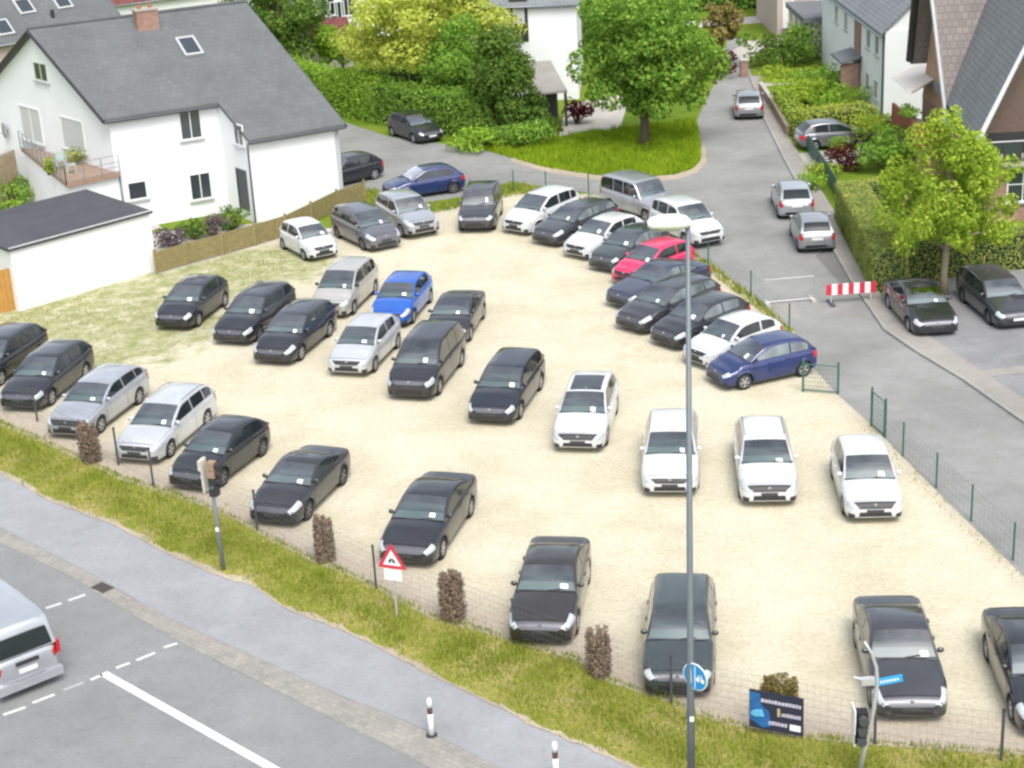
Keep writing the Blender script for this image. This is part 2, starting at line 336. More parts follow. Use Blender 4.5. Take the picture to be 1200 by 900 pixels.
# ------------------------------------------------------------------ ground, roads, pavements
def sheet(name, pts, z, m, px=True):
    ps = [at(*p) for p in pts] if px else [Vector((p[0], p[1], 0)) for p in pts]
    me = bpy.data.meshes.new(name); me.from_pydata([(p.x, p.y, z) for p in ps], [], [tuple(range(len(ps)))]); me.update()
    if me.polygons[0].normal.z < 0: me.flip_normals()
    return tag(link(name, me, m), kind='structure')
me = bpy.data.meshes.new('ground'); me.from_pydata([(-500, -150, 0), (500, -150, 0), (500, 800, 0), (-500, 800, 0)], [], [(0, 1, 2, 3)])
tag(link('ground', me, MT['ground']), kind='structure')

VERGE_TOP = [(-70, 470), (0, 499), (45, 517), (89, 538), (142, 563), (231, 591), (280, 612), (320, 636), (368, 660), (419, 679), (451, 697), (507, 727), (553, 738), (597, 752), (640, 764), (680, 777), (713, 800), (780, 823), (840, 847), (930, 865), (1020, 874), (1110, 880), (1260, 890)]
PATH_UP = [(-70, 527), (0, 554), (48, 582), (96, 602), (136, 616), (172, 636), (208, 654), (256, 674), (296, 686), (332, 712), (380, 730), (440, 757), (493, 785), (547, 812), (587, 830), (627, 852), (697, 880), (735, 897), (850, 960), (1000, 1060)]
PATH_LOW = [(-70, 580), (0, 618), (120, 680), (192, 722), (320, 780), (400, 816), (480, 847), (567, 890), (700, 960), (830, 1040)]
BAND_LOW = [(-70, 600), (0, 636), (80, 674), (128, 704), (192, 742), (256, 776), (400, 848), (480, 887), (620, 960), (760, 1050)]
sheet('main_road', BAND_LOW + [(300, 1300), (-900, 1250), (-600, 420)], 0.004, MT['mainroad'])
road = bpy.data.objects['main_road']
# paving-stone gutter band between road and path
def paving_mat():
    m, n, b = newmat('small_paving_stones'); g = n.nodes.new('ShaderNodeNewGeometry').outputs['Position']
    mp = n.nodes.new('ShaderNodeMapping'); mp.inputs['Rotation'].default_value = (0, 0, math.radians(43)); n.links.new(g, mp.inputs[0])
    br = n.nodes.new('ShaderNodeTexBrick'); n.links.new(mp.outputs[0], br.inputs['Vector']); br.inputs['Scale'].default_value = 1
    br.inputs['Brick Width'].default_value = 0.22; br.inputs['Row Height'].default_value = 0.16; br.inputs['Mortar Size'].default_value = 0.012
    br.inputs['Color1'].default_value = (0.235, 0.23, 0.218, 1); br.inputs['Color2'].default_value = (0.295, 0.282, 0.26, 1); br.inputs['Mortar'].default_value = (0.22, 0.21, 0.185, 1)
    nz = noise(n, 1.2, 6, 0.7, g); r = ramp(n, [(0.3, (0.82, 0.82, 0.82)), (0.7, (1.12, 1.1, 1.06))]); n.links.new(nz.outputs['Fac'], r.inputs[0])
    n.links.new(mix(n, 1.0, br.outputs['Color'], r.outputs[0], 'MULTIPLY'), b.inputs['Base Color']); setp(b, Roughness=0.9)
    return m
MT['paving'] = paving_mat()
sheet('paving_band', PATH_LOW + BAND_LOW[::-1], 0.010, MT['paving'])
sheet('cycle_path', PATH_UP + PATH_LOW[::-1], 0.016, MT['path'])
sheet('grass_verge', VERGE_TOP + [(1400, 960), (1100, 1100)] + PATH_UP[::-1], 0.024, MT['verge'])

fr_up, fr_lo = [], []
for (xa_, ya_), (xb_, yb_) in zip(PATH_UP[:-1], PATH_UP[1:]):
    k_ = max(1, int(abs(xb_ - xa_) / 9))
    for i in range(k_):
        t_ = i / k_; x_, y_ = xa_ + (xb_ - xa_) * t_, ya_ + (yb_ - ya_) * t_
        fr_up.append((x_, y_ - random.uniform(1.5, 7.5))); fr_lo.append((x_, y_ + random.uniform(-.5, 2.6)))
sheet('soil_fringe', fr_up + fr_lo[::-1], 0.030, MT['sandedge'])
STREET = [(1235, 712), (1200, 676), (1110, 588), (1020, 497), (983, 464), (950, 428), (930, 388), (880, 345), (826, 305), (785, 277), (740, 243), (690, 226), (600, 213), (540, 231), (480, 240), (440, 224), (380, 226), (250, 215),
          (250, 110), (380, 137), (400, 142), (455, 160), (560, 174), (640, 197), (700, 206), (750, 209), (790, 206), (812, 199), (822, 188), (822, 170), (817, 140), (830, 112), (845, 85), (853, 45), (869, 45), (881, 90), (895, 135), (920, 185), (960, 260), (1000, 330), (1040, 388), (1075, 412), (1133, 447), (1200, 494), (1300, 560), (1330, 740)]
sheet('side_street', STREET, 0.010, MT['asphalt'])
KERB_OUT = [(881, 90), (895, 135), (920, 185), (960, 260), (1000, 330), (1040, 388), (1075, 412), (1133, 447), (1200, 494), (1300, 560)]
KERB_IN = [(891, 90), (906, 130), (938, 185), (983, 258), (1014, 318), (1038, 356), (1080, 390), (1143, 432), (1210, 477), (1310, 540)]
mb = MB(); mb.prism([tuple(at(*p)[:2]) for p in KERB_OUT + KERB_IN[::-1]], 0.0, 0.09)
pv = tag(mb.build('pavement', MT['pave']), kind='structure')
ko = [at(*p) for p in KERB_OUT]
kb = MB()
for a, b_ in zip(ko[:-1], ko[1:]):
    d = (b_ - a); L = d.length; k = max(1, round(L / 1.0)); d.normalize(); nr = Vector((-d.y, d.x, 0))
    for i in range(k):
        p0 = a + d * (L * i / k + 0.006); p1 = a + d * (L * (i + 1) / k - 0.006)
        me = MB().prism([tuple((p0 - nr * 0.14)[:2]), tuple((p1 - nr * 0.14)[:2]), tuple((p1 - nr * 0.002)[:2]), tuple((p0 - nr * 0.002)[:2])], 0.0, 0.105 + random.uniform(-.006, .006))
        me.build('kerb_stone', MT['kerb'], pv)
sheet('driveway', [(1038, 356), (1034, 330), (1100, 300), (1260, 300), (1330, 400), (1310, 540), (1210, 477), (1143, 432), (1080, 390)], 0.050, MT['asphalt2'])
sheet('driveway_edging', [(1148, 436), (1215, 428), (1300, 420), (1300, 428), (1215, 437), (1156, 443)], 0.060, MT['edging'])
sheet('island_edging', [(600, 184), (640, 196), (700, 205), (750, 208), (790, 205), (812, 198), (821, 188), (821, 172), (827, 172), (828, 190), (816, 203), (792, 211), (750, 214), (700, 211), (640, 202), (598, 189)], 0.016, MT['sandedge'])
sheet('asphalt_patch', [(955, 300), (972, 290), (1000, 330), (1004, 340), (988, 336)], 0.014, MT['patch'])
sheet('trench_patch', [(905, 352), (930, 352), (938, 372), (915, 374)], 0.014, MT['edging'])
sheet('garden_path', [(655, 160), (664, 122), (740, 108), (726, 152), (690, 153)], 0.004, MT['concrete'])
sheet('parking_drive', [(936, 180), (1015, 172), (1050, 168), (1050, 184), (1000, 192), (945, 198)], 0.012, MT['concrete'])
sheet('garden_walk', [(888, 98), (955, 92), (955, 96), (889, 102)], 0.012, MT['concrete'])
sheet('far_path', [(858, 60), (875, 48), (930, 44), (925, 52), (892, 58), (884, 72), (872, 72)], 0.016, MT['concrete'])
sheet('far_road', [(790, 26), (930, 16), (930, 24), (790, 34)], 0.008, MT['concrete'])
sheet('bounce_cut_yard', [(150, 275), (300, 262), (330, 262), (330, 280), (183, 322)], 0.006, MT['concrete'])  # concrete added over the lawn to cut green bounce light on the white walls
sheet('bounce_cut_terrace', [(-80, 330), (20, 300), (190, 268), (140, 215), (20, 200), (-120, 230)], 0.004, MT['concrete'])  # second added concrete sheet, keeps green lawn bounce off the gable

# gravel lot: fine grid so that wear can be stored per vertex
LOT = [(-90, 462)] + VERGE_TOP[1:-1] + [(1270, 900), (1235, 712), (1200, 676), (1110, 588), (1020, 497), (983, 464), (950, 430), (928, 392), (870, 345), (820, 307), (780, 275), (735, 243), (690, 228), (600, 228), (545, 242), (500, 250), (440, 258), (395, 268), (335, 276), (190, 308), (20, 345), (-90, 380)]
lotw = np.array([at(*p)[:2] for p in LOT])
def inside(poly, q):
    x, y = q[:, 0], q[:, 1]; r = np.zeros(len(q), bool); n = len(poly)
    for i in range(n):
        (x0, y0), (x1, y1) = poly[i], poly[(i + 1) % n]
        c = ((y0 > y) != (y1 > y)) & (x < (x1 - x0) * (y - y0) / (y1 - y0 + 1e-12) + x0); r ^= c
    return r
def dist_line(pl, q):
    d = np.full(len(q), 1e9)
    for a, b_ in zip(pl[:-1], pl[1:]):
        ab = b_ - a; t = np.clip(((q - a) @ ab) / (ab @ ab), 0, 1); d = np.minimum(d, np.linalg.norm(q - (a + t[:, None] * ab), axis=1))
    return d
frontw = np.array([at(*p)[:2] for p in VERGE_TOP]); rightw = np.array([at(*p)[:2] for p in [(1235, 712), (1200, 676), (1110, 588), (1020, 497), (983, 464), (950, 430), (928, 392), (820, 307), (735, 243), (690, 228), (600, 228), (545, 242), (440, 258), (335, 281)]])
GS = 0.3; gx = np.arange(lotw[:, 0].min() - 1, lotw[:, 0].max() + 1, GS); gy = np.arange(lotw[:, 1].min() - 1, lotw[:, 1].max() + 1, GS)
X, Y = np.meshgrid(gx, gy); V2 = np.stack([X.ravel(), Y.ravel()], 1); nx = len(gx)
big = lotw.copy(); cen = lotw.mean(0); ins = inside(big, V2)
fs = []
for j in range(len(gy) - 1):
    for i in range(nx - 1):
        a = j * nx + i
        if ins[a] or ins[a + 1] or ins[a + nx] or ins[a + nx + 1]: fs.append((a, a + 1, a + nx + 1, a + nx))
me = bpy.data.meshes.new('gravel_lot'); me.from_pydata([(p[0], p[1], 0.005) for p in V2], [], fs)
wc = np.array([at(115, 385)[:2], at(60, 365)[:2], at(300, 315)[:2], at(230, 330)[:2]])
wd = np.min(np.stack([np.linalg.norm(V2 - c, axis=1) / r for c, r in zip(wc, (9.5, 8, 6, 6))]), 0)
weed = np.clip(1.2 - wd, 0, 0.74); dr = dist_line(rightw, V2); weed = np.maximum(weed, np.clip(0.62 - dr / 1.3, 0, 1))
df = dist_line(frontw, V2); dirt = np.clip(1.05 - df / 3.0, 0, 1); dirt = np.maximum(dirt, np.clip(0.55 - dr / 2.5, 0, 1))
trk = np.zeros(len(V2))
for pl_ in ([(990, 480), (900, 480), (760, 440), (640, 400), (600, 330), (600, 270)], [(990, 480), (940, 620), (760, 640), (560, 560), (420, 470), (250, 440)], [(600, 330), (520, 300), (420, 310), (300, 340)], [(760, 640), (900, 650), (1100, 680)], [(640, 400), (560, 520), (420, 500)], [(880, 470), (700, 560), (500, 520)]):
    lw = np.array([at(*p)[:2] for p in pl_]); d_ = dist_line(lw, V2); trk = np.maximum(trk, np.exp(-((d_ - .8) / .32) ** 2) * .30)
dirt = np.maximum(dirt, trk)
ca = me.color_attributes.new('wear', 'FLOAT_COLOR', 'POINT')
cc = np.zeros((len(V2), 4), np.float32); cc[:, 0] = weed; cc[:, 1] = dirt; cc[:, 3] = 1; ca.data.foreach_set('color', cc.ravel())
me.update(); tag(link('gravel_lot', me, MT['gravel']), kind='structure')

# road paint and drain cover
def dash(p0, p1, wdt, m=MT['whiteline']):
    a, b_ = at(*p0), at(*p1); d = (b_ - a).normalized(); nr = Vector((-d.y, d.x, 0)) * wdt / 2
    MB().prism([tuple((a - nr)[:2]), tuple((b_ - nr)[:2]), tuple((b_ + nr)[:2]), tuple((a + nr)[:2])], 0.0055, 0.0095).build('road_marking', m, road)
for p0, p1 in (((-30, 846), (-8, 838)), ((4, 838), (30, 829)), ((38, 824), (64, 814)), ((106, 797), (120, 791)), ((136, 783), (152, 777)), ((160, 774), (182, 765)), ((192, 759), (208, 754)), ((54, 713), (72, 707)), ((80, 704), (100, 697))):
    dash(p0, p1, 0.12, MT['lineworn'])
dash((74, 809), (98, 800), 0.10, MT['lineveryworn'])
dash((121, 789), (420, 957), 0.24)
dc = at(120, 689); mb = MB(); 
mb.box((dc.x, dc.y, 0.012), (0.62, 0.42, 0.012), math.radians(-42)); g0 = mb.build('drain_cover', plain('rusty_iron', (0.085, 0.065, 0.055), 0.8, vary=0.3, scale=10), road)
for k in range(5):
    q = Matrix.Rotation(math.radians(-42), 3, 'Z') @ Vector((-0.22 + k * 0.11, 0, 0)); MB().box((dc.x + q.x, dc.y + q.y, 0.021), (0.05, 0.34, 0.006), math.radians(-42)).build('grate_bar', MT['dark'], g0)

# ------------------------------------------------------------------ building helpers
def wall_quad(mb, p0, p1, h0, h1, thick=0.25, z0=-0.05):
    u = Vector((p1[0] - p0[0], p1[1] - p0[1], 0)).normalized(); nr = Vector((-u.y, u.x, 0)) * thick
    A, B = Vector((p0[0], p0[1], 0)), Vector((p1[0], p1[1], 0))
    pts = [A + Vector((0, 0, z0)), B + Vector((0, 0, z0)), B + Vector((0, 0, h1)), A + Vector((0, 0, h0))]
    return mb.slab(pts, nr)
def window(parent, c, u, wd, ht, name='window', pane=None, frame=None, bars=(1, 0), sill=True, depth=0.05):
    """frame ring proud of the wall, recessed pane; c centre on wall, u unit vector along wall to the right, outward = u x z"""
    u = Vector((u[0], u[1], 0)).normalized(); out = Vector((u.y, -u.x, 0)); c = Vector(c); fw = 0.07
    R = Matrix((u, -out, Vector((0, 0, 1)))).transposed(); frame = frame or MT['frame']
    def bx(mb, dx, dz, sx, sz, d0, d1): mb.box(c + u * dx + out * (d0 + d1) / 2 + Vector((0, 0, dz)), (sx, d1 - d0, sz), mat=R)
    mb = MB()
    bx(mb, 0, ht / 2 - fw / 2, wd, fw, -0.02, depth); bx(mb, 0, -ht / 2 + fw / 2, wd, fw, -0.02, depth)
    for sg in (-1, 1): bx(mb, sg * (wd / 2 - fw / 2), 0, fw, ht - 2 * fw, -0.02, depth)
    for k in range(bars[0]): bx(mb, (-wd / 2 + wd * (k + 1) / (bars[0] + 1)), 0, 0.05, ht - 2 * fw, -0.02, depth - 0.01)
    for k in range(bars[1]): bx(mb, 0, (-ht / 2 + ht * (k + 1) / (bars[1] + 1)), wd - 2 * fw, 0.05, -0.02, depth - 0.012)
    o = mb.build(name, frame, parent)
    mb = MB(); bx(mb, 0, 0, wd - 2 * fw, ht - 2 * fw, 0.004, 0.016); mb.build('pane', pane or MT['pane'], o)
    if sill: mb = MB(); bx(mb, 0, -ht / 2 - 0.04, wd + 0.16, 0.06, 0.002, 0.14); mb.build('sill', MT['lightgrey'], o)
    return o
def rooftile(o): return uv_planar(o)

# ------------------------------------------------------------------ the white house on the left
hA = empty('white_house', (-15, 88, 0), label='large white rendered house with grey tiled roof beside the gravel lot', cat='house')
def hp(o):                                        # parent keeping world coordinates
    o.parent = hA; o.matrix_parent_inverse = Matrix.Translation(-Vector(hA.location)); return o
def under(o, root):
    o.parent = root; o.matrix_parent_inverse = Matrix.Translation(-Vector(root.location)); return o
e1, e2 = at(291, 164, 4.3), at(405, 145, 4.3)
r1, r2 = at(32, 34, 9.5), at(288, 2, 9.5)
m1, m2 = at(121, 140, 5.75), at(255, 120, 5.75)
bdir = Vector((-0.46, 0.89, 0)); 
b1 = Vector((2 * r1.x - m1.x, 2 * r1.y - m1.y, 5.75)); b2 = Vector((r2.x - 3.6, r2.y + 6.6, 5.2))
mb = MB(); mb.slab([m1, m2, e1, e2, r2, r1], 0.16); mb.slab([r1, r2, b2, b1], 0.16)
roofA = rooftile(hp(mb.build('roof', MT['slate'])))
mb = MB(); mb.tube([r1 + Vector((0, 0, .03)), r2 + Vector((0, 0, .03))], 0.09, 8); under(mb.build('ridge_cap', MT['slate']), hA)
# barge and gutter trim
for a, b_ in ((m1, r1), (r1, b1), (e2, r2)): mb = MB(); mb.tube([a + Vector((0, 0, -.13)), b_ + Vector((0, 0, -.13))], 0.10, 6); under(mb.build('barge_board', MT['dark']), hA)
for a, b_ in ((m1, m2), (e1, e2)): mb = MB(); mb.tube([a + Vector((0, 0, -.18)), b_ + Vector((0, 0, -.18))], 0.07, 8); under(mb.build('gutter', MT['darkgrey']), hA)
uA = (e2 - e1); uA.z = 0; uA.normalize(); nA = Vector((-uA.y, uA.x, 0))          # nA points into the house
ins_ = 0.3
W_e1 = e1 + uA * 0.05 + nA * ins_; W_e2 = e2 - uA * 0.3 + nA * ins_
W_m2 = m2 + uA * 0.05 + nA * ins_; W_m1 = m1 + uA * 0.35 + nA * ins_
W_b1 = b1 + uA * 0.35 - nA * ins_; W_b2 = b2 - uA * 0.3 - nA * ins_; W_r1 = r1 + uA * 0.35
mb = MB(); wall_quad(mb, W_m1, W_m2, 5.78, 5.78); hp(mb.build('front_wall', MT['white']))
mb = MB(); wall_quad(mb, W_m2, W_e1, 5.80, 4.34); hp(mb.build('porch_wall', MT['white']))
mb = MB(); wall_quad(mb, W_e1, W_e2, 4.34, 4.34); hp(mb.build('wing_wall', MT['white']))
mb = MB(); mb.slab([Vector((W_b1.x, W_b1.y, 0)), Vector((W_m1.x, W_m1.y, 0)), Vector((W_m1.x, W_m1.y, 5.70)), Vector((W_r1.x, W_r1.y, 9.30)), Vector((W_b1.x, W_b1.y, 5.70))], Vector((uA.x * .25, uA.y * .25, 0))); hp(mb.build('gable_wall', MT['white']))
mb = MB(); mb.slab([Vector((W_e2.x, W_e2.y, 0)), Vector((W_b2.x, W_b2.y, 0)), Vector((W_b2.x, W_b2.y, 5.2)), Vector((r2.x - .3, r2.y, 9.3)), Vector((W_e2.x, W_e2.y, 4.3))], Vector((-uA.x * .25, -uA.y * .25, 0))); hp(mb.build('end_wall', MT['white']))
# plinth on the wing
# windows
def wA(px, py, P0, P1, wd, ht, **k):
    c = on_wall(px, py, P0, P1); o = window(None, c, (P1[0] - P0[0], P1[1] - P0[1], 0), wd, ht, **k)
    return hp(o)
wA(223, 146, W_m1, W_m2, 1.15, 1.5); wA(235, 218, W_m1, W_m2, 1.15, 1.4); wA(161, 223, W_m1, W_m2, 1.0, 0.95, bars=(0, 0))
wA(280, 158, W_m2, W_e1, 1.0, 1.1); wA(285, 222, W_m2, W_e1, 1.1, 2.1, name='door', pane=MT['darkgrey'], frame=MT['darkgrey'], bars=(0, 1), sill=False)
gu = (W_b1, W_m1)
wA(48, 84, *gu, 1.5, 1.0, bars=(1, 0)); wA(37, 146, *gu, 2.4, 1.9, bars=(1, 0), name='balcony_door', pane=MT['shutter']); wA(86, 158, *gu, 2.4, 1.7, bars=(0, 0), pane=MT['shutter'])
mb = MB(); dpb = e1 + nA * 0.12 - uA * .02; mb.tube([dpb + Vector((0, 0, -.2)), Vector((W_e1.x - uA.x * .06 - nA.x * .09, W_e1.y - nA.y * .09, 3.9)), Vector((W_e1.x - uA.x * .06 - nA.x * .09, W_e1.y - nA.y * .09, 0.0))], 0.055, 8); hp(mb.build('downpipe', MT['steel'], smooth=True))
dp2 = W_m1 - nA * .08 + uA * .15; mb = MB(); mb.tube([dp2 * 1 + Vector((0, 0, 3.0 - dp2.z)), Vector((dp2.x, dp2.y, 0))], 0.05, 8); hp(mb.build('downpipe', MT['steel'], smooth=True))
# roof furniture: chimney and skylight
rn = (r2 - e2).cross(e1 - e2).normalized(); rn = rn if rn.z > 0 else -rn
cp = on_plane(172, 30, e1, rn); Rz = math.atan2(uA.y, uA.x)
ch = MB(); ch.box(cp + Vector((0, 0, 0.15)), (1.15, 0.6, 1.3), Rz); och = uv_planar(hp(ch.build('chimney', MT['brick'])))
mb = MB(); mb.box(cp + Vector((0, 0, 0.85)), (1.25, 0.70, 0.10), Rz); k = under(mb.build('chimney_cap', MT['concrete']), hA)
for sx in (-0.3, 0.28): mb = MB(); mb.tube([cp + uA * sx + Vector((0, 0, .9)), cp + uA * sx + Vector((0, 0, 1.1))], 0.11, 8); under(mb.build('chimney_pot', MT['terracotta']), hA)
sx = on_plane(222, 55, e1, rn); sv_ = rn.cross(uA).normalized(); Rr = Matrix((uA, sv_, rn)).transposed()
mb = MB(); 
for dx, dy, a_, b_ in ((0, .72, 1.0, .14), (0, -.72, 1.0, .14), (-.45, 0, .12, 1.3), (.45, 0, .12, 1.3)): mb.box(sx + uA * dx + sv_ * dy + rn * 0.05, (a_, b_, 0.14), mat=Rr)
sk = hp(mb.build('skylight', MT['lightgrey'])); mb = MB(); mb.box(sx + rn * 0.06, (0.78, 1.3, 0.05), mat=Rr); pk = mb.build('pane', MT['pane'], sk)
# terrace on the annex by the gable
TZ = 3.0
tq = [at(24, 173, TZ), at(78, 216, TZ), at(141, 203, TZ), at(112, 178, TZ)]
mb = MB(); mb.prism([tuple(p[:2]) for p in tq], TZ - 0.18, TZ); tfl = hp(mb.build('terrace_floor', MT['deck']))
tcx = sum((p for p in tq), Vector()) / 4
ti = [tcx + (p - tcx) * 0.94 for p in tq]; mb = MB(); mb.prism([tuple(p[:2]) for p in ti], -0.05, TZ - 0.19); hp(mb.build('annex_wall', MT['whiteold']))
rl = MB()
for a, b_ in ((tq[0], tq[1]), (tq[1], tq[2])):
    L = (b_ - a).length; k = max(2, int(L / 0.9))
    for i in range(k + 1):
        p = a.lerp(b_, i / k); rl.box((p.x, p.y, TZ + .45), (0.04, 0.04, 0.95))
    for zz in (0.12, 0.35, 0.58, 0.92): rl.tube([Vector((a.x, a.y, TZ + zz)), Vector((b_.x, b_.y, TZ + zz))], 0.018, 6)
hp(rl.build('terrace_railing', MT['steel']))

teal = plain('pale_teal_plastic', (.38, .50, .48), .5, vary=.05)
def garden_chair(px, py, rz, label):
    p_ = at(px, py, TZ); r_ = empty('garden_chair', (p_.x, p_.y, TZ + .002), rz, label, 'chair', 'chairs on the house terrace')
    MB().box((0, 0, .44), (.46, .44, .04)).build('seat', teal, r_); MB().box((-.22, 0, .72), (.04, .44, .5)).build('backrest', teal, r_)
    for sx_ in (-1, 1):
        for sy_ in (-1, 1): MB().box((sx_ * .2, sy_ * .19, .21), (.04, .04, .42)).build('leg', teal, r_)
garden_chair(84, 203, .4, 'pale teal garden chair nearest the corner of the terrace'); garden_chair(70, 198, 2.2, 'pale teal garden chair left of the other on the terrace')
dsh = on_wall(10, 152, W_b1, W_m1); dish = empty('satellite_dish', tuple(dsh), math.atan2(-uA.y, -uA.x), label='pale satellite dish on the gable at the left edge', cat='satellite dish')
q = MB(); q.lathe([(.06, .12), (.25, .15), (.42, .24), (.44, .25), (.25, .17), (.06, .14)], axis='X', n=18); q.build('reflector', MT['lightgrey'], dish, smooth=True)
q = MB(); q.tube([(0, 0, 0), (.12, 0, 0)], .03, 6); q.build('bracket', MT['steel'], dish); q = MB(); q.tube([(.14, 0, -.3), (.55, 0, -.05)], .015, 6); q.build('feed_arm', MT['steel'], dish)

# garage
gz = 2.85
gA = [at(10, 292, gz), at(177, 247, gz), at(100, 222, gz), at(-62, 262, gz)]
garage = empty('garage', tuple(at(105, 341)), label='low white garage with dark flat roof at the lot edge', cat='garage')
gi = [p + (sum(gA, Vector()) / 4 - p) * 0.02 for p in gA]
mb = MB(); mb.prism([tuple(p[:2]) for p in gi], -0.05, gz - 0.12); under(mb.build('wall', MT['whiteold']), garage)
mb = MB(); mb.prism([tuple((p + (p - sum(gA, Vector()) / 4) * 0.015)[:2]) for p in gA], gz - 0.118, gz); under(mb.build('roof', MT['flatroof']), garage)
gm = (gA[0] + gA[2]) / 2
mb = MB(); mb.tube([gA[0], gA[1]], 0.05, 6); under(mb.build('roof_edge', MT['lightgrey']), garage)
ga, gb = at(-20, 372), at(27, 361)
gate = empty('wooden_gate', tuple((ga + gb) / 2), label='orange-brown wooden gate beside the white garage wall', cat='gate')
gd = (gb - ga).normalized(); n_pl = 9
for i in range(n_pl):
    p = ga.lerp(gb, (i + .5) / n_pl); mb = MB(); mb.box((p.x, p.y, 0.95), ((gb - ga).length / n_pl - 0.012, 0.035, 1.9 + random.uniform(-.02, .02)), math.atan2(gd.y, gd.x)); under(mb.build('plank', MT['orangewood']), gate)
mb = MB()
for zz in (0.4, 1.5): q = (ga + gb) / 2; nn = Vector((-gd.y, gd.x, 0)) * .04; mb.box((q.x + nn.x, q.y + nn.y, zz), ((gb - ga).length, 0.04, 0.1), math.atan2(gd.y, gd.x))
under(mb.build('rail', MT['orangewood']), gate)
# tan garden wall with coping at the picture's left edge
ta, tb_ = at(-40, 262), at(26, 232)
tw = empty('garden_wall', tuple((ta + tb_) / 2), label='tall tan stone garden wall at the left edge behind the terrace', cat='wall')
mb = MB(); wall_quad(mb, ta, tb_, 2.6, 2.6, 0.3); uv_planar(under(mb.build('stonework', MT['tan']), tw))
mb = MB(); wall_quad(mb, ta, tb_, 2.72, 2.72, 0.4, 2.602); under(mb.build('coping', MT['concrete']), tw)

# lot-side wooden fence: posts and panels
fpx = [(184, 321), (222, 310), (262, 299), (300, 288), (336, 277), (366, 262), (396, 247), (428, 236)]
fence = empty('wooden_fence', tuple(at(262, 299)), label='low weathered yellow-brown wooden panel fence below the white house', cat='fence')
fp = [at(*p) for p in fpx]
for p in fp:
    mb = MB(); mb.box((p.x, p.y, 0.56), (0.11, 0.11, 1.2)); under(mb.build('post', MT['wood']), fence)
for a, b_ in zip(fp[:-1], fp[1:]):
    d = (b_ - a); L = d.length - 0.14; an = math.atan2(d.y, d.x); c = (a + b_) / 2
    for k in range(6):
        mb = MB(); mb.box((c.x, c.y, 0.14 + k * 0.165), (L, 0.025, 0.155), an); under(mb.build('board', MT['wood']), fence)

# ------------------------------------------------------------------ background buildings
def gable_house(name, label, p0, p1, depth, eave, rise, wallm, roofm, over=0.35, loc=None):
    """p0->p1 front wall (seen from camera), depth to the back, ridge parallel to front"""
    p0, p1 = Vector((p0[0], p0[1], 0)), Vector((p1[0], p1[1], 0)); u = (p1 - p0).normalized(); n_ = Vector((-u.y, u.x, 0))
    root = empty(name, tuple((p0 + p1) / 2), label=label, cat='house')
    a, b_, c, d = p0, p1, p1 + n_ * depth, p0 + n_ * depth
    mb = MB(); mb.prism([tuple(q[:2]) for q in (a, b_, c, d)], -0.05, eave)
    for s_, e_ in ((a, d), (b_, c)):
        m_ = (s_ + e_) / 2; off = u * (0.12 if s_ is a else -0.12)
        mb.slab([s_ + off + Vector((0, 0, eave)), e_ + off + Vector((0, 0, eave)), m_ + off + Vector((0, 0, eave + rise))], u * 0.1)
    uv_planar(under(mb.build('wall', wallm), root))
    sl = rise / (depth / 2); up = lambda q, z: Vector((q.x, q.y, z))
    mA, mB_ = (a + d) / 2 - u * over, (b_ + c) / 2 + u * over
    mb = MB()
    mb.slab([up(a - u * over - n_ * over, eave - over * sl + .1), up(b_ + u * over - n_ * over, eave - over * sl + .1), up(mB_, eave + rise + .1), up(mA, eave + rise + .1)], 0.14)
    mb.slab([up(c + u * over + n_ * over, eave - over * sl + .1), up(d - u * over + n_ * over, eave - over * sl + .1), up(mA, eave + rise + .1), up(mB_, eave + rise + .1)], 0.14)
    uv_planar(under(mb.build('roof', roofm), root))
    mb = MB(); q0, q1 = up(a - u * over - n_ * over, eave - over * sl), up(b_ + u * over - n_ * over, eave - over * sl); mb.tube([q0, q1], 0.07, 8); under(mb.build('gutter', MT['steel'], smooth=True), root)
    return root, u, n_
# house behind, top left: grey roof with skylights
pa, pb = at(-70, 143), at(150, 100)
hB, uB, nB = gable_house('grey_roofed_house', 'house with wide grey tiled roof and skylights at top left', pa, pb, 11.0, 4.6, 4.6, MT['pinkwall'], MT['slate'])
sl = 4.6 / 5.5; nrm = Vector((-nB.x * sl, -nB.y * sl, 1)).normalized(); up_ = nrm.cross(uB).normalized(); RB = Matrix((uB, up_, nrm)).transposed(); P0 = Vector((pa.x, pa.y, 4.7))
for px, py, s1, s2, mt in ((28, 8, .9, 1.1, 'pane'), (72, 2, .9, 1.1, 'pane'), (3, 33, .9, 1.1, 'pane')):
    q = on_plane(px, py, P0, nrm); mb = MB(); mb.box(q + nrm * .06, (s1 + .3, s2 + .3, .14), mat=RB); o = under(mb.build('skylight', MT['lightgrey']), hB)
    mb = MB(); mb.box(q + nrm * .14, (s1, s2, .04), mat=RB); mb.build('pane', MT['pane'], o)
q = on_plane(62, 20, P0, nrm); mb = MB(); mb.tube([q, q + Vector((0, 0, .5))], .14, 8); under(mb.build('vent_pipe', MT['dark']), hB)
# white house with dark red roof far behind
pa, pb = at(140, 45), at(300, 22)
gable_house('red_roofed_house', 'far white house with dark red roof above the left ridge', pa, pb, 9, 2.9, 2.6, MT['white'], MT['redroof'])
# shed with red-brown roof and pale house behind
pa, pb = at(366, 84), at(414, 78)
gable_house('garden_shed', 'small grey shed with red-brown roof behind the bright hedge', pa, pb, 3.4, 2.3, 1.0, MT['concrete'], MT['redroof'], 0.3)
pa, pb = at(372, 52), at(470, 40)
hC, uC, nC = gable_house('pale_house', 'pale blue-white house with dark window behind the shed', pa, pb, 8, 5.2, 3.5, MT['whiteold'], MT['slate2'])
for px, py in ((395, 12), (408, 8), (384, 8)): under(window(None, on_wall(px, py, pa, pb), (pb - pa), 1.2, 1.4), hC)
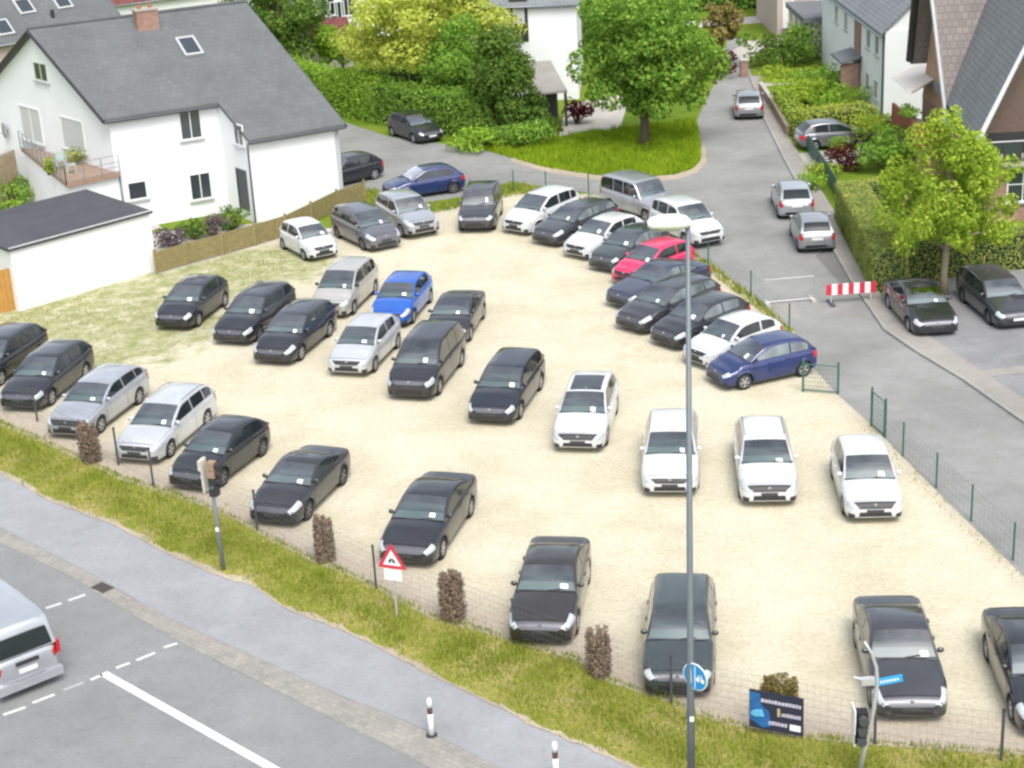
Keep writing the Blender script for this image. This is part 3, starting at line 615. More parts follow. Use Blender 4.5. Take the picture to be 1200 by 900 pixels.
# white house in the centre
pa, pb = at(535, 121.5), at(679, 116)
hD, uD, nD = gable_house('centre_white_house', 'plain white house front with one dark vertical window strip behind trees', pa, pb, 10, 6.25, 3.5, MT['white'], MT['slate2'], 0.3)
c = on_wall(608, 22, pa, pb)
mb = MB(); Rm = math.atan2(uD.y, uD.x); mb.box(c - nD * .012 + Vector((0, 0, 0.1)), (1.15, .06, 3.1), Rm); o = under(mb.build('window_strip', MT['dark']), hD)
mb = MB(); mb.box(c - nD * .06 + Vector((0, 0, 0.35)), (0.75, .04, 1.35), Rm); mb.build('pane', MT['shutter'], o)
# its porch
pr_ = [at(630, 151), at(664, 148)]
porch = empty('porch', tuple((pr_[0] + pr_[1]) / 2), label='small porch with sloping grey roof and dark posts before the white house', cat='porch')
uP = (pr_[1] - pr_[0]).normalized(); nP = Vector((-uP.y, uP.x, 0)); 
pf0, pf1 = pr_[0], pr_[1]; bk = 5.0
mb = MB(); mb.slab([pf0 + Vector((0, 0, 2.2)) - nP * .2 - uP * .1, pf1 + Vector((0, 0, 2.2)) - nP * .2 + uP * .1, pf1 + nP * bk + uP * .1 + Vector((0, 0, 3.1)), pf0 + nP * bk - uP * .1 + Vector((0, 0, 3.1))], .12); uv_planar(under(mb.build('roof', MT['edging']), porch))
for p in (pf0, pf1): mb = MB(); mb.box((p.x, p.y, 1.05), (.16, .16, 2.1), Rm); under(mb.build('post', MT['dark']), porch)
mb = MB(); q = (pf0 + pf1) / 2 + nP * 2.4; mb.box((q.x, q.y, 1.2), ((pf1 - pf0).length - .1, .12, 2.3), Rm); under(mb.build('back_wall', MT['darkgrey']), porch)
# white terraced house on the right
c0 = at(1035, 143); WX, WY = c0.x, c0.y
hE = empty('white_terrace_house', (WX + 4.5, WY + 9, 0), label='white two-storey terrace house with brick stair strip on the right street', cat='house')
EV, RS, DP, LN = 5.3, 4.2, 9.0, 19.0
mb = MB(); mb.prism([(WX, WY), (WX + DP, WY), (WX + DP, WY + LN), (WX, WY + LN)], -0.05, EV)
mb.slab([Vector((WX, WY + .06, EV)), Vector((WX + DP, WY + .06, EV)), Vector((WX + DP / 2, WY + .06, EV + RS))], Vector((0, .1, 0)))
under(mb.build('wall', MT['white']), hE)
mb = MB(); ov = .3; s3 = RS / (DP / 2)
mb.slab([Vector((WX - ov, WY - .1, EV - ov * s3 + .12)), Vector((WX + DP / 2, WY - .1, EV + RS + .12)), Vector((WX + DP / 2, WY + LN + .2, EV + RS + .12)), Vector((WX - ov, WY + LN + .2, EV - ov * s3 + .12))], .15)
mb.slab([Vector((WX + DP + ov, WY - .1, EV - ov * s3 + .12)), Vector((WX + DP / 2, WY - .1, EV + RS + .12)), Vector((WX + DP / 2, WY + LN + .2, EV + RS + .12)), Vector((WX + DP + ov, WY + LN + .2, EV - ov * s3 + .12))], .15)
uv_planar(under(mb.build('roof', MT['slate2']), hE))
mb = MB(); mb.tube([(WX - ov, WY - .1, EV - .38), (WX - ov, WY + LN, EV - .38)], .07, 8); under(mb.build('gutter', MT['steel']), hE)
mb = MB(); mb.tube([(WX - .06, WY + .25, EV - .4), (WX - .06, WY + .25, 0)], .05, 8); under(mb.build('downpipe', MT['darkgrey']), hE)
mb = MB(); mb.box((WX - .02, WY + 7.4, 2.6), (.06, 1.9, 5.1)); uv_planar(under(mb.build('brick_strip', MT['brick']), hE))
mb = MB(); mb.slab([(WX - 1.3, WY + 6.0, 2.45), (WX - .02, WY + 6.0, 2.75), (WX - .02, WY + 9.2, 2.75), (WX - 1.3, WY + 9.2, 2.45)], .14); under(mb.build('porch_roof', MT['slate2']), hE)
mb = MB(); mb.box((WX - .7, WY + 6.3, 1.15), (1.1, .14, 2.3)); uv_planar(under(mb.build('porch_side_wall', MT['brick']), hE))
for dy, zz in ((2.0, 1.5), (4.3, 1.5), (2.0, 4.1), (4.3, 4.1), (11, 1.5), (11, 4.1), (14, 4.1)):
    under(window(None, (WX, WY + dy, zz), (0, -1, 0), 1.0, 1.15), hE)
# garage block and brown brick house further along
hx0 = WX - 0.6; hy0 = WY + LN + 1.0
hF = empty('carport', (hx0 + 2, hy0 + 3, 0), label='pale carport with square pillars and grey flat roof beyond the terrace', cat='carport')
mb = MB(); mb.box((hx0 + 2.6, hy0 + 3.6, 2.75), (6.2, 7.4, .35)); under(mb.build('roof', MT['slate2']), hF)
for k in range(4): mb = MB(); mb.box((hx0 - .2, hy0 + .4 + k * 2.1, 1.28), (.3, .3, 2.55)); under(mb.build('pillar', MT['cream']), hF)
mb = MB(); mb.box((hx0 + 3.2, hy0 + 3.6, 1.25), (4.6, 6.8, 2.5)); under(mb.build('wall', MT['cream']), hF)
hG = empty('brown_brick_house', (WX + 3, hy0 + 16, 0), label='brown brick house with white windows at the far end of the street', cat='house')
mb = MB(); mb.box((WX + 2.6, hy0 + 14, 3.2), (8, 10, 6.5)); uv_planar(under(mb.build('wall', MT['pinkwall']), hG))
mb = MB(); mb.prism([(WX - 1.8, hy0 + 8.7), (WX + 7, hy0 + 8.7), (WX + 7, hy0 + 19.3), (WX - 1.8, hy0 + 19.3)], 6.46, 6.75); under(mb.build('roof', MT['slate2']), hG)
for px in (0.0, 2.4): under(window(None, (WX - .6 + px, hy0 + 9.0, 1.8), (1, 0, 0), .8, 2.0, pane=MT['frame']), hG); under(window(None, (WX - .6 + px, hy0 + 9.0, 4.6), (1, 0, 0), .8, 1.6, pane=MT['frame']), hG)
for dy in (11, 14, 17): under(window(None, (WX - 1.4, hy0 + dy, 4.4), (0, -1, 0), 1.1, 1.4), hG)

# steep-roofed brick house at the right edge
hR = empty('brick_house', (26, 82, 0), label='brick house with steep brown and slate roofs at the right edge', cat='house')
mb = MB(); mb.prism([(22.85, 84.2), (36, 84.2), (36, 90.6), (22.85, 90.6)], -0.05, 2.95); uv_planar(under(mb.build('wall', MT['brick']), hR))
L0, L1 = Vector((22.4, 83.7, 2.9)), Vector((21.75, 87.4, 12.6)); dx = Vector((15, 0, 0))
mb = MB(); mb.slab([L0, L0 + dx, L1 + dx, L1], .2); uv_planar(under(mb.build('main_roof', MT['browntile']), hR))
bk0 = Vector((22.05, 90.3, 4.98)); mb = MB(); mb.slab([L1, L1 + dx, bk0 + dx, bk0], .2); uv_planar(under(mb.build('rear_roof', MT['browntile']), hR))
mb = MB(); mb.slab([Vector((22.86, 84.1, 2.9)), Vector((22.86, 90.7, 2.9)), Vector((22.86, 87.4, 12.0))], Vector((.2, 0, 0))); uv_planar(under(mb.build('gable_wall', MT['tanbrick']), hR))
mb = MB(); mb.tube([L0 + Vector((-.03, -.05, 0)), L1 + Vector((-.03, 0, 0))], .11, 6); under(mb.build('verge_board', MT['lightgrey']), hR)
mb = MB(); mb.tube([bk0 + Vector((-.03, 0, 0)), L1 + Vector((-.03, 0, 0))], .2, 6); under(mb.build('verge_board', MT['dark']), hR)
# cross gable
EX, EZ, RX, RZ, Y0, Y1 = 21.7, 3.95, 25.35, 11.9, 75.9, 88.5; SK = .085 * (Y1 - Y0)
mb = MB(); mb.slab([(EX, Y0, EZ), (RX, Y0, RZ), (RX + SK, Y1, RZ), (EX + SK, Y1, EZ)], Vector((.16, 0, -.12))); uv_planar(under(mb.build('slate_roof', MT['slate2']), hR))
mb = MB(); mb.slab([(2 * RX - EX, Y0, EZ), (RX, Y0, RZ), (RX + SK, Y1, RZ), (2 * RX - EX + SK, Y1, EZ)], Vector((-.16, 0, -.12))); uv_planar(under(mb.build('slate_roof', MT['slate2']), hR))
mb = MB(); mb.tube([(EX, Y0 - .06, EZ - .05), (RX, Y0 - .06, RZ - .05), (2 * RX - EX, Y0 - .06, EZ - .05)], .12, 6); under(mb.build('barge_board', MT['frame']), hR)
mb = MB(); mb.slab([(EX + .5, Y0 + 1.4, EZ), (2 * RX - EX - .5, Y0 + 1.4, EZ), (RX, Y0 + 1.4, RZ - 1)], Vector((0, .15, 0))); under(mb.build('gable_glazing', MT['gableboard']), hR)
mb = MB(); mb.prism([(22.1, Y0 + .3), (29.1, Y0 + .3), (30.1, Y1), (23.1, Y1)], -.05, 2.75); uv_planar(under(mb.build('lower_wall', MT['brick']), hR))
mb = MB(); mb.prism([(21.9, Y0 - .35), (29.3, Y0 - .35), (29.3, Y0 + 1.3), (21.9, Y0 + 1.3)], 2.76, 2.95); under(mb.build('balcony_slab', MT['concrete']), hR)
mb = MB(); mb.prism([(22.3, Y0 + 1.41), (29.0, Y0 + 1.41), (30.0, Y1), (23.3, Y1)], 2.96, 4.0); under(mb.build('upper_wall', MT['dark']), hR)
for k in range(8): mb = MB(); mb.box((22.3 + k * .95, Y0 - .3, 3.42), (.86, .03, .85)); under(mb.build('balcony_panel', MT['pane']), hR)
mb = MB(); mb.tube([(21.9, Y0 - .3, 3.92), (29.2, Y0 - .3, 3.92)], .035, 6); under(mb.build('handrail', MT['lightgrey']), hR)
under(window(None, (24.0, Y0 + .3, 1.75), (1, 0, 0), 1.5, 1.7, bars=(1, 1)), hR)
# brick balcony with awning on the street gable
mb = MB(); mb.prism([(21.2, 85.2), (22.84, 85.2), (22.84, 90.3), (21.2, 90.3)], 1.6, 1.8); bf = under(mb.build('balcony_floor', MT['concrete']), hR)
mb = MB(); mb.prism([(21.15, 85.15), (22.84, 85.15), (22.84, 85.3), (21.3, 85.3), (21.3, 90.35), (21.15, 90.35)], 1.55, 2.75); uv_planar(under(mb.build('balcony_parapet', MT['redpaint']), hR))
mb = MB(); mb.prism([(21.35, 85.35), (22.84, 85.35), (22.84, 90.2), (21.35, 90.2)], -.05, 1.55); uv_planar(under(mb.build('balcony_base', MT['brick']), hR))
aw = empty('awning', (21.4, 88.5, 4.2), label='pale extended awning above the red-brown balcony', cat='awning')
a4 = [at(1047, 90, 3.95), at(1068, 108, 3.95), at(1101, 89, 4.35), at(1081, 72, 4.35)]
mb = MB(); mb.slab(a4, .05); under(mb.build('canvas', MT['awning']), aw)
mb = MB(); mb.tube([a4[0] - Vector((0, 0, .06)), a4[1] - Vector((0, 0, .06))], .05, 6); under(mb.build('front_bar', MT['frame']), aw)
for p, q in ((a4[0], a4[3]), (a4[1], a4[2])): mb = MB(); mb.tube([p - Vector((0, 0, .08)), q - Vector((0, 0, .1))], .025, 6); under(mb.build('arm', MT['lightgrey']), aw)

# ------------------------------------------------------------------ vegetation
def quads_mesh(name, C, N, size, aspect=1.0, up_bias=0.0, align=0.9):
    n = len(C); r = rng.normal(size=(n, 3)); N = N / (np.linalg.norm(N, axis=1, keepdims=True) + 1e-9)
    N2 = N * align + r * 0.65; N2[:, 2] += up_bias; N2 /= np.linalg.norm(N2, axis=1, keepdims=True)
    A = np.cross(N2, rng.normal(size=(n, 3))); A /= np.linalg.norm(A, axis=1, keepdims=True); B = np.cross(N2, A)
    s = (size * rng.uniform(0.55, 1.35, n))[:, None]; A = A * s * aspect; B = B * s
    V = np.stack([C - A * .5, C - B * .32 + A * .05, C + A * .5, C + B * .32 + A * .05], 1).reshape(-1, 3)
    me = bpy.data.meshes.new(name); me.vertices.add(4 * n); me.vertices.foreach_set('co', V.ravel().astype(np.float32))
    me.loops.add(4 * n); me.loops.foreach_set('vertex_index', np.arange(4 * n, dtype=np.int32))
    me.polygons.add(n); me.polygons.foreach_set('loop_start', np.arange(0, 4 * n, 4, dtype=np.int32)); me.polygons.foreach_set('loop_total', np.full(n, 4, np.int32))
    me.update(calc_edges=True); return me
def sphere_pts(n):
    p = rng.normal(size=(n, 3)); return p / np.linalg.norm(p, axis=1, keepdims=True)
def crown_points(center, rad, nl, n, lobe=0.38, flat=0.8, squash_low=True, shape='round'):
    c = np.array(center); rad = np.array(rad); Cs, Ns = [], []
    lobes = []
    for i in range(nl):
        d = sphere_pts(1)[0]; k = rng.uniform(0.40, 0.98) * (1 + .13 * math.sin(3 * math.atan2(d[1], d[0]) + 5 * d[2] + nl))
        if shape == 'cone':
            h = rng.uniform(-1, 0.85); rr = (1 - (h + 1) / 2) ** 0.8 * rng.uniform(.5, .95); t = rng.uniform(0, 6.283); pos = np.array([rr * math.cos(t), rr * math.sin(t), h])
        else:
            pos = d * k
            if shape == 'egg': pos[:2] *= (1.08 - .45 * max(0, pos[2])) 
            if squash_low and pos[2] < -0.5: pos[2] = -0.5 + (pos[2] + .5) * .4
        lr = lobe * rng.uniform(0.5, 1.45); lobes.append((pos, lr))
    tot = sum(l[1] ** 2 for l in lobes)
    for pos, lr in lobes:
        m = max(8, int(n * lr * lr / tot)); d = sphere_pts(m); k = rng.uniform(0.55, 1.05, m)[:, None] ** 0.6
        off = d * k * lr * np.array([1, 1, flat]); Cs.append(c + (pos + off) * rad); Ns.append(d + np.array([0, 0, .25]))
    return np.concatenate(Cs), np.concatenate(Ns), lobes
def tree(base, h, rad, label, leaf, cat='tree', name='tree', n=9000, nl=34, size=.28, trunk_r=.2, clear=.3, lobe=.36, bark='bark', shape='round', group=None, cz=None, up=.2):
    base = Vector(base); root = empty(name, tuple(base), label=label, cat=cat, group=group)
    c0 = np.array([0, 0, (h * (1 + clear)) / 2 if cz is None else cz]); rz = h - c0[2]
    C, N, lobes = crown_points(c0, (rad, rad, rz), nl, n, lobe, shape=shape)
    mb = MB(); top = Vector((random.uniform(-.2, .2), random.uniform(-.2, .2), c0[2] + rz * .45))
    mb.tube([Vector((0, 0, -.1)), Vector((random.uniform(-.08, .08), 0, h * clear * .6)), Vector((random.uniform(-.1, .1), random.uniform(-.1, .1), c0[2] - rz * .3)), top], [trunk_r * 1.25, trunk_r, trunk_r * .75, trunk_r * .25], 9)
    for pos, lr in lobes[:12]:
        e = Vector(c0 + pos * np.array([rad, rad, rz]) * .92); s = Vector((0, 0, max(h * clear * .7, min(e.z - .4 * abs(e.x) - .3, top.z * .9)))); mid = s.lerp(e, .5) + Vector((0, 0, .12 * rad))
        mb.tube([s, mid, e], [trunk_r * .42, trunk_r * .28, trunk_r * .08], 6)
    mb.build('trunk', MT[bark], root, smooth=True)
    link('crown', quads_mesh('crown', C, N, size, up_bias=up), MT[leaf], root)
    return root
def shrub(base, h, rad, label, leaf, n=1800, size=.16, name='shrub', cat='shrub', nl=20, group=None, shape='round', lobe=.42, rady=None):
    base = Vector(base); root = empty(name, tuple(base), label=label, cat=cat, group=group)
    C, N, lobes = crown_points((0, 0, h * .52), (rad, rady or rad, h * .5), nl, n, lobe, shape=shape)
    C[:, 2] = np.maximum(C[:, 2], 0.02)
    link('foliage', quads_mesh('foliage', C, N, size, up_bias=.2), MT[leaf], root)
    mb = MB()
    for pos, lr in lobes[:7]:
        e = Vector((pos[0] * rad, pos[1] * (rady or rad), h * .52 + pos[2] * h * .45)); mb.tube([Vector((pos[0] * .1, pos[1] * .1, -.05)), Vector((e.x * .5, e.y * .5, e.z * .55)), e], [.05, .035, .012], 6)
    mb.build('stem', MT['bark'], root)
    return root
def hedge(pts, wdt, h, label, leaf, dens=220, size=.11, name='hedge', rough=.05):
    """trimmed hedge along ground points"""
    pts = [Vector((p[0], p[1], 0)) for p in pts]; c = sum(pts, Vector()) / len(pts)
    root = empty(name, tuple(c), label=label, cat='hedge'); Cs, Ns = [], []; mb = MB()
    for a, b_ in zip(pts[:-1], pts[1:]):
        d = (b_ - a); L = d.length; d.normalize(); nr = Vector((-d.y, d.x, 0)); hw = wdt / 2
        q = [a - nr * (hw - .08), b_ - nr * (hw - .08), b_ + nr * (hw - .08), a + nr * (hw - .08)]
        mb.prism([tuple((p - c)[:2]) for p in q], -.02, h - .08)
        faces = [(a - nr * hw, d * L, Vector((0, 0, h)), -nr), (a + nr * hw, d * L, Vector((0, 0, h)), nr), (a - nr * hw + Vector((0, 0, h)), d * L, nr * wdt, Vector((0, 0, 1))), (a - nr * hw, nr * wdt, Vector((0, 0, h)), -d), (b_ - nr * hw, nr * wdt, Vector((0, 0, h)), d)]
        for o, e, f, nn in faces:
            m = int(e.length * f.length * dens)
            if m < 1: continue
            uv = rng.random((m, 2)); P = np.array(o - c) + uv[:, :1] * np.array(e) + uv[:, 1:] * np.array(f) + rng.normal(size=(m, 3)) * rough
            Cs.append(P); Ns.append(np.tile(np.array(nn), (m, 1)))
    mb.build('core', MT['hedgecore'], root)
    link('foliage', quads_mesh('foliage', np.concatenate(Cs), np.concatenate(Ns), size, align=2.0), MT[leaf], root)
    return root

# the big street trees
tree(at(755, 172), 10.0, 3.95, 'big round green tree on the grass island at the junction', 'leafgreen', n=26000, nl=85, size=.25, trunk_r=.26, clear=.10, lobe=.22, cz=5.35, name='broadleaf_tree')
tree(at(1107, 346), 7.7, 2.5, 'lime-green young tree between the two cars parked at right', 'leaflime', n=22000, nl=95, size=.155, trunk_r=.15, clear=.2, lobe=.2, bark='palebark', cz=4.3, shape='egg', name='young_tree')
tree(at(500, 128), 9.2, 5.2, 'pale yellow-green tree behind the hedge left of centre', 'leafyellow', n=30000, nl=110, size=.25, trunk_r=.24, clear=.25, lobe=.23, cz=5.6, name='blossoming_tree')
tree(at(590, 158), 6.3, 3.3, 'dark green conical evergreen beside the porch', 'leafdeep', n=20000, nl=80, size=.22, trunk_r=.2, clear=.05, lobe=.24, shape='cone', cz=2.9, name='evergreen_tree')
tree(at(545, 140), 5.6, 2.6, 'mid-green bushy tree between the pale tree and the evergreen', 'leafgreen', n=12000, nl=50, size=.21, trunk_r=.16, clear=.1, lobe=.32, name='bushy_tree')
tree(at(335, 95), 7.5, 3.6, 'dark green tree rising behind the white house roof', 'leafdeep', n=14000, nl=60, size=.25, trunk_r=.2, clear=.15, lobe=.3, name='garden_tree')
tree(at(402, 92), 4.2, 1.7, 'small bright green tree beside the red-roofed shed', 'leafbright', n=3500, nl=22, size=.24, trunk_r=.1, clear=.15, name='small_tree')
tree(at(846, 78), 4.6, 1.35, 'slim tree with reddish lower leaves beside the far street', 'leafdry', n=2600, nl=20, size=.24, trunk_r=.1, clear=.3, name='slim_tree')
shrub(at(840, 88), 1.9, 1.6, 'maroon shrub at the left side of the far street', 'leafred', n=1600, size=.2, rady=2.6)
# green bank along the upper street
hedge([at(330, 112), at(395, 132), at(450, 140)], 1.5, 2.4, 'bright green untrimmed hedge beyond the upper street left of the black car', 'leafbright', dens=300, size=.17, rough=.22)
hedge([at(448, 141), at(520, 153), at(576, 160)], 1.6, 2.2, 'dark green hedge behind the black car on the upper street', 'leafgreen', dens=280, size=.17, rough=.25)
shrub(at(610, 172), 1.5, 1.7, 'low green shrub on the bank in front of the evergreen', 'leafgreen', n=1800, size=.2)
shrub(at(560, 176), 1.3, 1.5, 'low leafy shrub at the kerb left of the evergreen', 'leafbright', n=1500, size=.2)
shrub(at(676, 145), 1.7, .8, 'purple-brown shrub by the porch corner', 'leafred', n=1100, size=.16)
hedge([at(430, 112), at(560, 122)], 1.2, 1.6, 'deep green hedge in front of the central white house', 'leafdeep', dens=110, size=.2, rough=.2)
# right-hand gardens
hA_, hB_, hC_, hD_ = at(980, 211, 1.9), at(1030, 297, 1.9), at(1057, 285, 1.9), at(1014, 213, 1.9)
hedge([(hA_ + hD_) / 2, (hA_ + hD_ + hB_ + hC_) / 4, (hB_ + hC_) / 2], 1.45, 1.9, 'long trimmed green hedge along the right-hand pavement', 'leafhedge', dens=700, size=.075, rough=.025)
hedge([at(1016, 214, 1.7), at(1064, 209, 1.7)], 1.0, 1.7, 'trimmed cross hedge at the back of the right garden', 'leafhedge', dens=240, size=.10)
hedge([at(1048, 334), at(1090, 326), at(1128, 318), at(1215, 310)], 1.3, 1.6, 'dark shaded hedge behind the parked cars under the lime tree', 'leafhedge', dens=200, size=.10)
hedge([at(935, 160), at(1018, 150)], 1.9, 1.35, 'yellow-green clipped hedge behind the silver car in the drive', 'leafyellow', dens=160, size=.13, rough=.1)
hedge([at(915, 128), at(940, 165)], 1.0, 1.2, 'low green hedge beside the far pavement', 'leaflime', dens=160, size=.13, rough=.1)
shrub(at(988, 200), 1.35, 1.0, 'small round maroon shrub in the front garden', 'leafred', n=1500, size=.13)
shrub(at(985, 180), .9, .55, 'little bright green ball shrub beyond the maroon one', 'leafbright', n=700, size=.12)
shrub(at(1043, 200), 2.3, 1.75, 'large rounded green bush left of the lime tree', 'leafgreen', n=3600, size=.18, nl=24, lobe=.34)
shrub(at(1030, 176), 2.0, 1.3, 'yellowish bush against the white terrace wall', 'leaflime', n=2000, size=.17)
shrub(at(1052, 178), 2.2, 1.2, 'dark green bush below the balcony', 'leafdeep', n=1800, size=.17)
shrub(at(950, 225), 1.0, .8, 'low green garden shrub by the green street fence', 'leafbright', n=800, size=.13)
shrub(at(960, 208), .9, .8, 'low lime shrub behind the green street fence', 'leaflime', n=700, size=.13)
shrub(at(965, 112), 2.0, 1.9, 'mid-green bush below the carport', 'leafgreen', n=2000, size=.18)
shrub(at(945, 122), 1.7, 1.6, 'yellow-green bush in the far front garden', 'leaflime', n=1700, size=.18)
shrub(at(988, 128), 1.6, 1.5, 'green bush at the foot of the terrace wall', 'leafbright', n=1500, size=.18)
shrub(at(910, 77), 2.2, 2.4, 'dark green wide bush beside the pale far path', 'leafdeep', n=2600, size=.22, rady=1.8)
shrub(at(942, 72), 2.8, 1.8, 'tall green bush before the carport', 'leafgreen', n=2000, size=.22)
shrub(at(925, 92), 1.0, 2.2, 'low loose green shrubs border beside the garden walk', 'leaflime', n=1500, size=.18)
hedge([at(800, 12), at(930, 4)], 3.0, 2.6, 'far dark green hedge across the end of the street', 'leafgreen', dens=60, size=.3, rough=.3)
hedge([at(690, 60), at(800, 50)], 2.5, 3.0, 'green screen of bushes behind the big round tree', 'leafgreen', dens=70, size=.3, rough=.35)
shrub(at(12, 240), 1.4, 2.2, 'green shrub at the left edge below the tan wall', 'leafgreen', n=1800, size=.16)
hedge([at(0, 262), at(26, 256)], 1.0, .9, 'low clipped green hedge under the tan wall', 'leafbright', dens=180, size=.12)
# bed of flowers behind the wooden fence
for k, (px, py) in enumerate([(200, 288), (228, 280), (250, 275), (272, 268)]):
    shrub(at(px, py), 1.0 + .1 * (k % 2), .8, ['mauve flowering shrub nearest the garage behind the wooden fence', 'dark green shrub second from the garage behind the fence', 'tall mauve flowering shrub below the lower house window', 'dark green shrub left of the house door'][k], 'mauve' if k % 2 == 0 else 'leafdeep', n=800, size=.14, group='shrubs behind the wooden fence')
# dead thuja shrubs along the front fence
def thuja(base, h, r, label, leaf, n=4200):
    root = empty('dead_thuja', tuple(base), random.uniform(0, 3), label=label, cat='shrub', group='dead thujas along the front fence')
    ns = 20; tips = []
    for k in range(ns):
        t = rng.uniform(0, 6.283); rr = r * math.sqrt(rng.uniform(0, 1)) * .8; tips.append((rr * math.cos(t), rr * math.sin(t), h * rng.uniform(.82, 1.07)))
    Cs, Ns = [], []
    for tx, ty, tz_ in tips:
        m = n // ns; f = rng.uniform(.02, 1, m); ww = r * .46 * np.sqrt(np.clip(1.1 - f, .02, 1)) * (.75 + .25 * np.minimum(1, f * 2.5)); a = rng.uniform(0, 6.283, m); q = np.sqrt(rng.uniform(0, 1, m)) * ww
        Cs.append(np.stack([tx * (.75 + .25 * f) + q * np.cos(a), ty * (.75 + .25 * f) + q * np.sin(a), f * tz_], 1)); Ns.append(np.stack([np.cos(a), np.sin(a), .3 * np.ones(m)], 1))
    link('foliage', quads_mesh('foliage', np.concatenate(Cs), np.concatenate(Ns), .055, 1.5), MT[leaf], root)
    mb = MB()
    for tx, ty, tz_ in tips[:6]: mb.tube([(tx * .3, ty * .3, -.05), (tx * .8, ty * .8, tz_ * .5), (tx, ty, tz_ * .97)], [.03, .02, .006], 5)
    mb.build('stem', MT['bark'], root)
for px, py, h, r, lf, lb in [(107, 541, 1.4, .42, 'leafbrown', 'brown dead thuja before the left silver estate car'), (382, 657, 1.35, .38, 'leafbrown', 'brown dead thuja before the dark coupe'), (533, 726, 1.4, .44, 'leafbrown', 'broad dark-brown dead thuja right of the warning sign'),
                             (702, 793, 1.3, .42, 'leafbrown', 'sparse brown dead thuja between the two front saloons'), (914, 846, 1.25, .50, 'leafdry', 'brown dead thuja behind the blue banner')]:
    thuja(at(px, py), h, r, lb, lf, 5500 if 'sparse' in lb else 9500)
# terrace plants and bits
p = at(58, 204, TZ); t = shrub(Vector((p.x, p.y, TZ)), .75, .35, 'yellow-green pot plant on the terrace edge', 'leaflime', n=400, size=.12, name='pot_plant', cat='plant')
p = at(80, 196, TZ); t = shrub(Vector((p.x + .3, p.y + .8, TZ)), .85, .7, 'grey-green pot plants on the terrace by the gable', 'leafhedge', n=500, size=.12, name='pot_plant', cat='plant')
p = Vector((21.25, 86.8, 2.76)); shrub(p, .5, .5, 'green flower-box plants along the red-brown balcony', 'leafgreen', n=700, size=.12, name='balcony_plant', cat='plant', rady=1.4)

# grass as real blades
def blades(name, polys, dens, hmin, hmax, wd, m, label, keep=None):
    out = []
    for poly in polys:
        pw = np.array([at(*p)[:2] for p in poly]); lo, hi = pw.min(0), pw.max(0); n = int((hi - lo).prod() * dens)
        q = lo + rng.random((n, 2)) * (hi - lo); q = q[inside(pw, q)]
        if keep is not None: q = q[keep(q)]
        out.append(q)
    q = np.concatenate(out); n = len(q); h = rng.uniform(hmin, hmax, n) * (0.75 + .5 * np.sin(q[:, 0] * 1.7 + 2 * np.sin(q[:, 1] * .9)) ** 2); t = rng.uniform(0, 6.283, n); l = rng.uniform(0, .55, n) * h; lt = rng.uniform(0, 6.283, n)
    w2 = wd * rng.uniform(.6, 1.4, n) / 2
    a = np.stack([q[:, 0] + np.cos(t) * w2, q[:, 1] + np.sin(t) * w2, np.full(n, .0)], 1); b_ = np.stack([q[:, 0] - np.cos(t) * w2, q[:, 1] - np.sin(t) * w2, np.full(n, .0)], 1)
    c = np.stack([q[:, 0] + np.cos(lt) * l, q[:, 1] + np.sin(lt) * l, h], 1)
    V = np.stack([a, b_, c], 1).reshape(-1, 3)
    me = bpy.data.meshes.new(name); me.vertices.add(3 * n); me.vertices.foreach_set('co', V.ravel().astype(np.float32)); me.loops.add(3 * n); me.loops.foreach_set('vertex_index', np.arange(3 * n, dtype=np.int32))
    me.polygons.add(n); me.polygons.foreach_set('loop_start', np.arange(0, 3 * n, 3, dtype=np.int32)); me.polygons.foreach_set('loop_total', np.full(n, 3, np.int32)); me.update(calc_edges=True)
    return tag(link(name, me, m), label, 'grass', kind='stuff')
pathw = np.array([at(*p)[:2] for p in PATH_UP])
def keepv(q):
    d = dist_line(pathw, q); d2 = dist_line(frontw, q)
    return (rng.random(len(q)) < np.clip(.15 + d / 1.3, 0, 1)) & (rng.random(len(q)) < np.clip(.35 + d2 / .7, 0, 1))
vt = [(p[0], p[1] - 6) for p in VERGE_TOP]
blades('verge_grass', [vt + [(1300, 990), (1100, 1000)] + PATH_UP[::-1]], 620, .06, .20, .032, MT['blade'], 'unmown yellow-green grass verge between the path and the lot', keepv)
blades('island_grass', [[(560, 174), (640, 197), (700, 206), (750, 208), (790, 205), (812, 198), (821, 188), (821, 170), (816, 142), (740, 150), (680, 158), (620, 172)]], 260, .12, .42, .06, MT['bladegreen'], 'bright green grass on the street corner island')
blades('strip_grass', [[(400, 250), (405, 226), (440, 222), (470, 240), (440, 250)], [(480, 246), (545, 232), (600, 213), (640, 222), (600, 230), (545, 243), (500, 252)], [(740, 243), (785, 277), (826, 305), (880, 345), (930, 388), (926, 394), (868, 348), (815, 308), (778, 278)]], 160, .08, .30, .05, MT['blade'], 'narrow grass strip along the upper edge of the lot')
def keepw(q):
    k = np.sin(q[:, 0] * .9 + 1.3 * np.sin(q[:, 1] * .55)) + np.sin(q[:, 1] * .8 + q[:, 0] * .35 + 2); return rng.random(len(q)) < np.clip(.25 + .38 * k, .04, 1)
blades('lot_weeds', [[(0, 392), (28, 365), (183, 327), (300, 292), (340, 296), (330, 320), (240, 360), (180, 400), (150, 430), (100, 440), (30, 400), (0, 400)], [(-90, 395), (30, 365), (60, 400), (0, 420)]], 75, .03, .12, .05, MT['bladedry'], 'patchy dry weeds growing through the gravel by the garage', keepw)
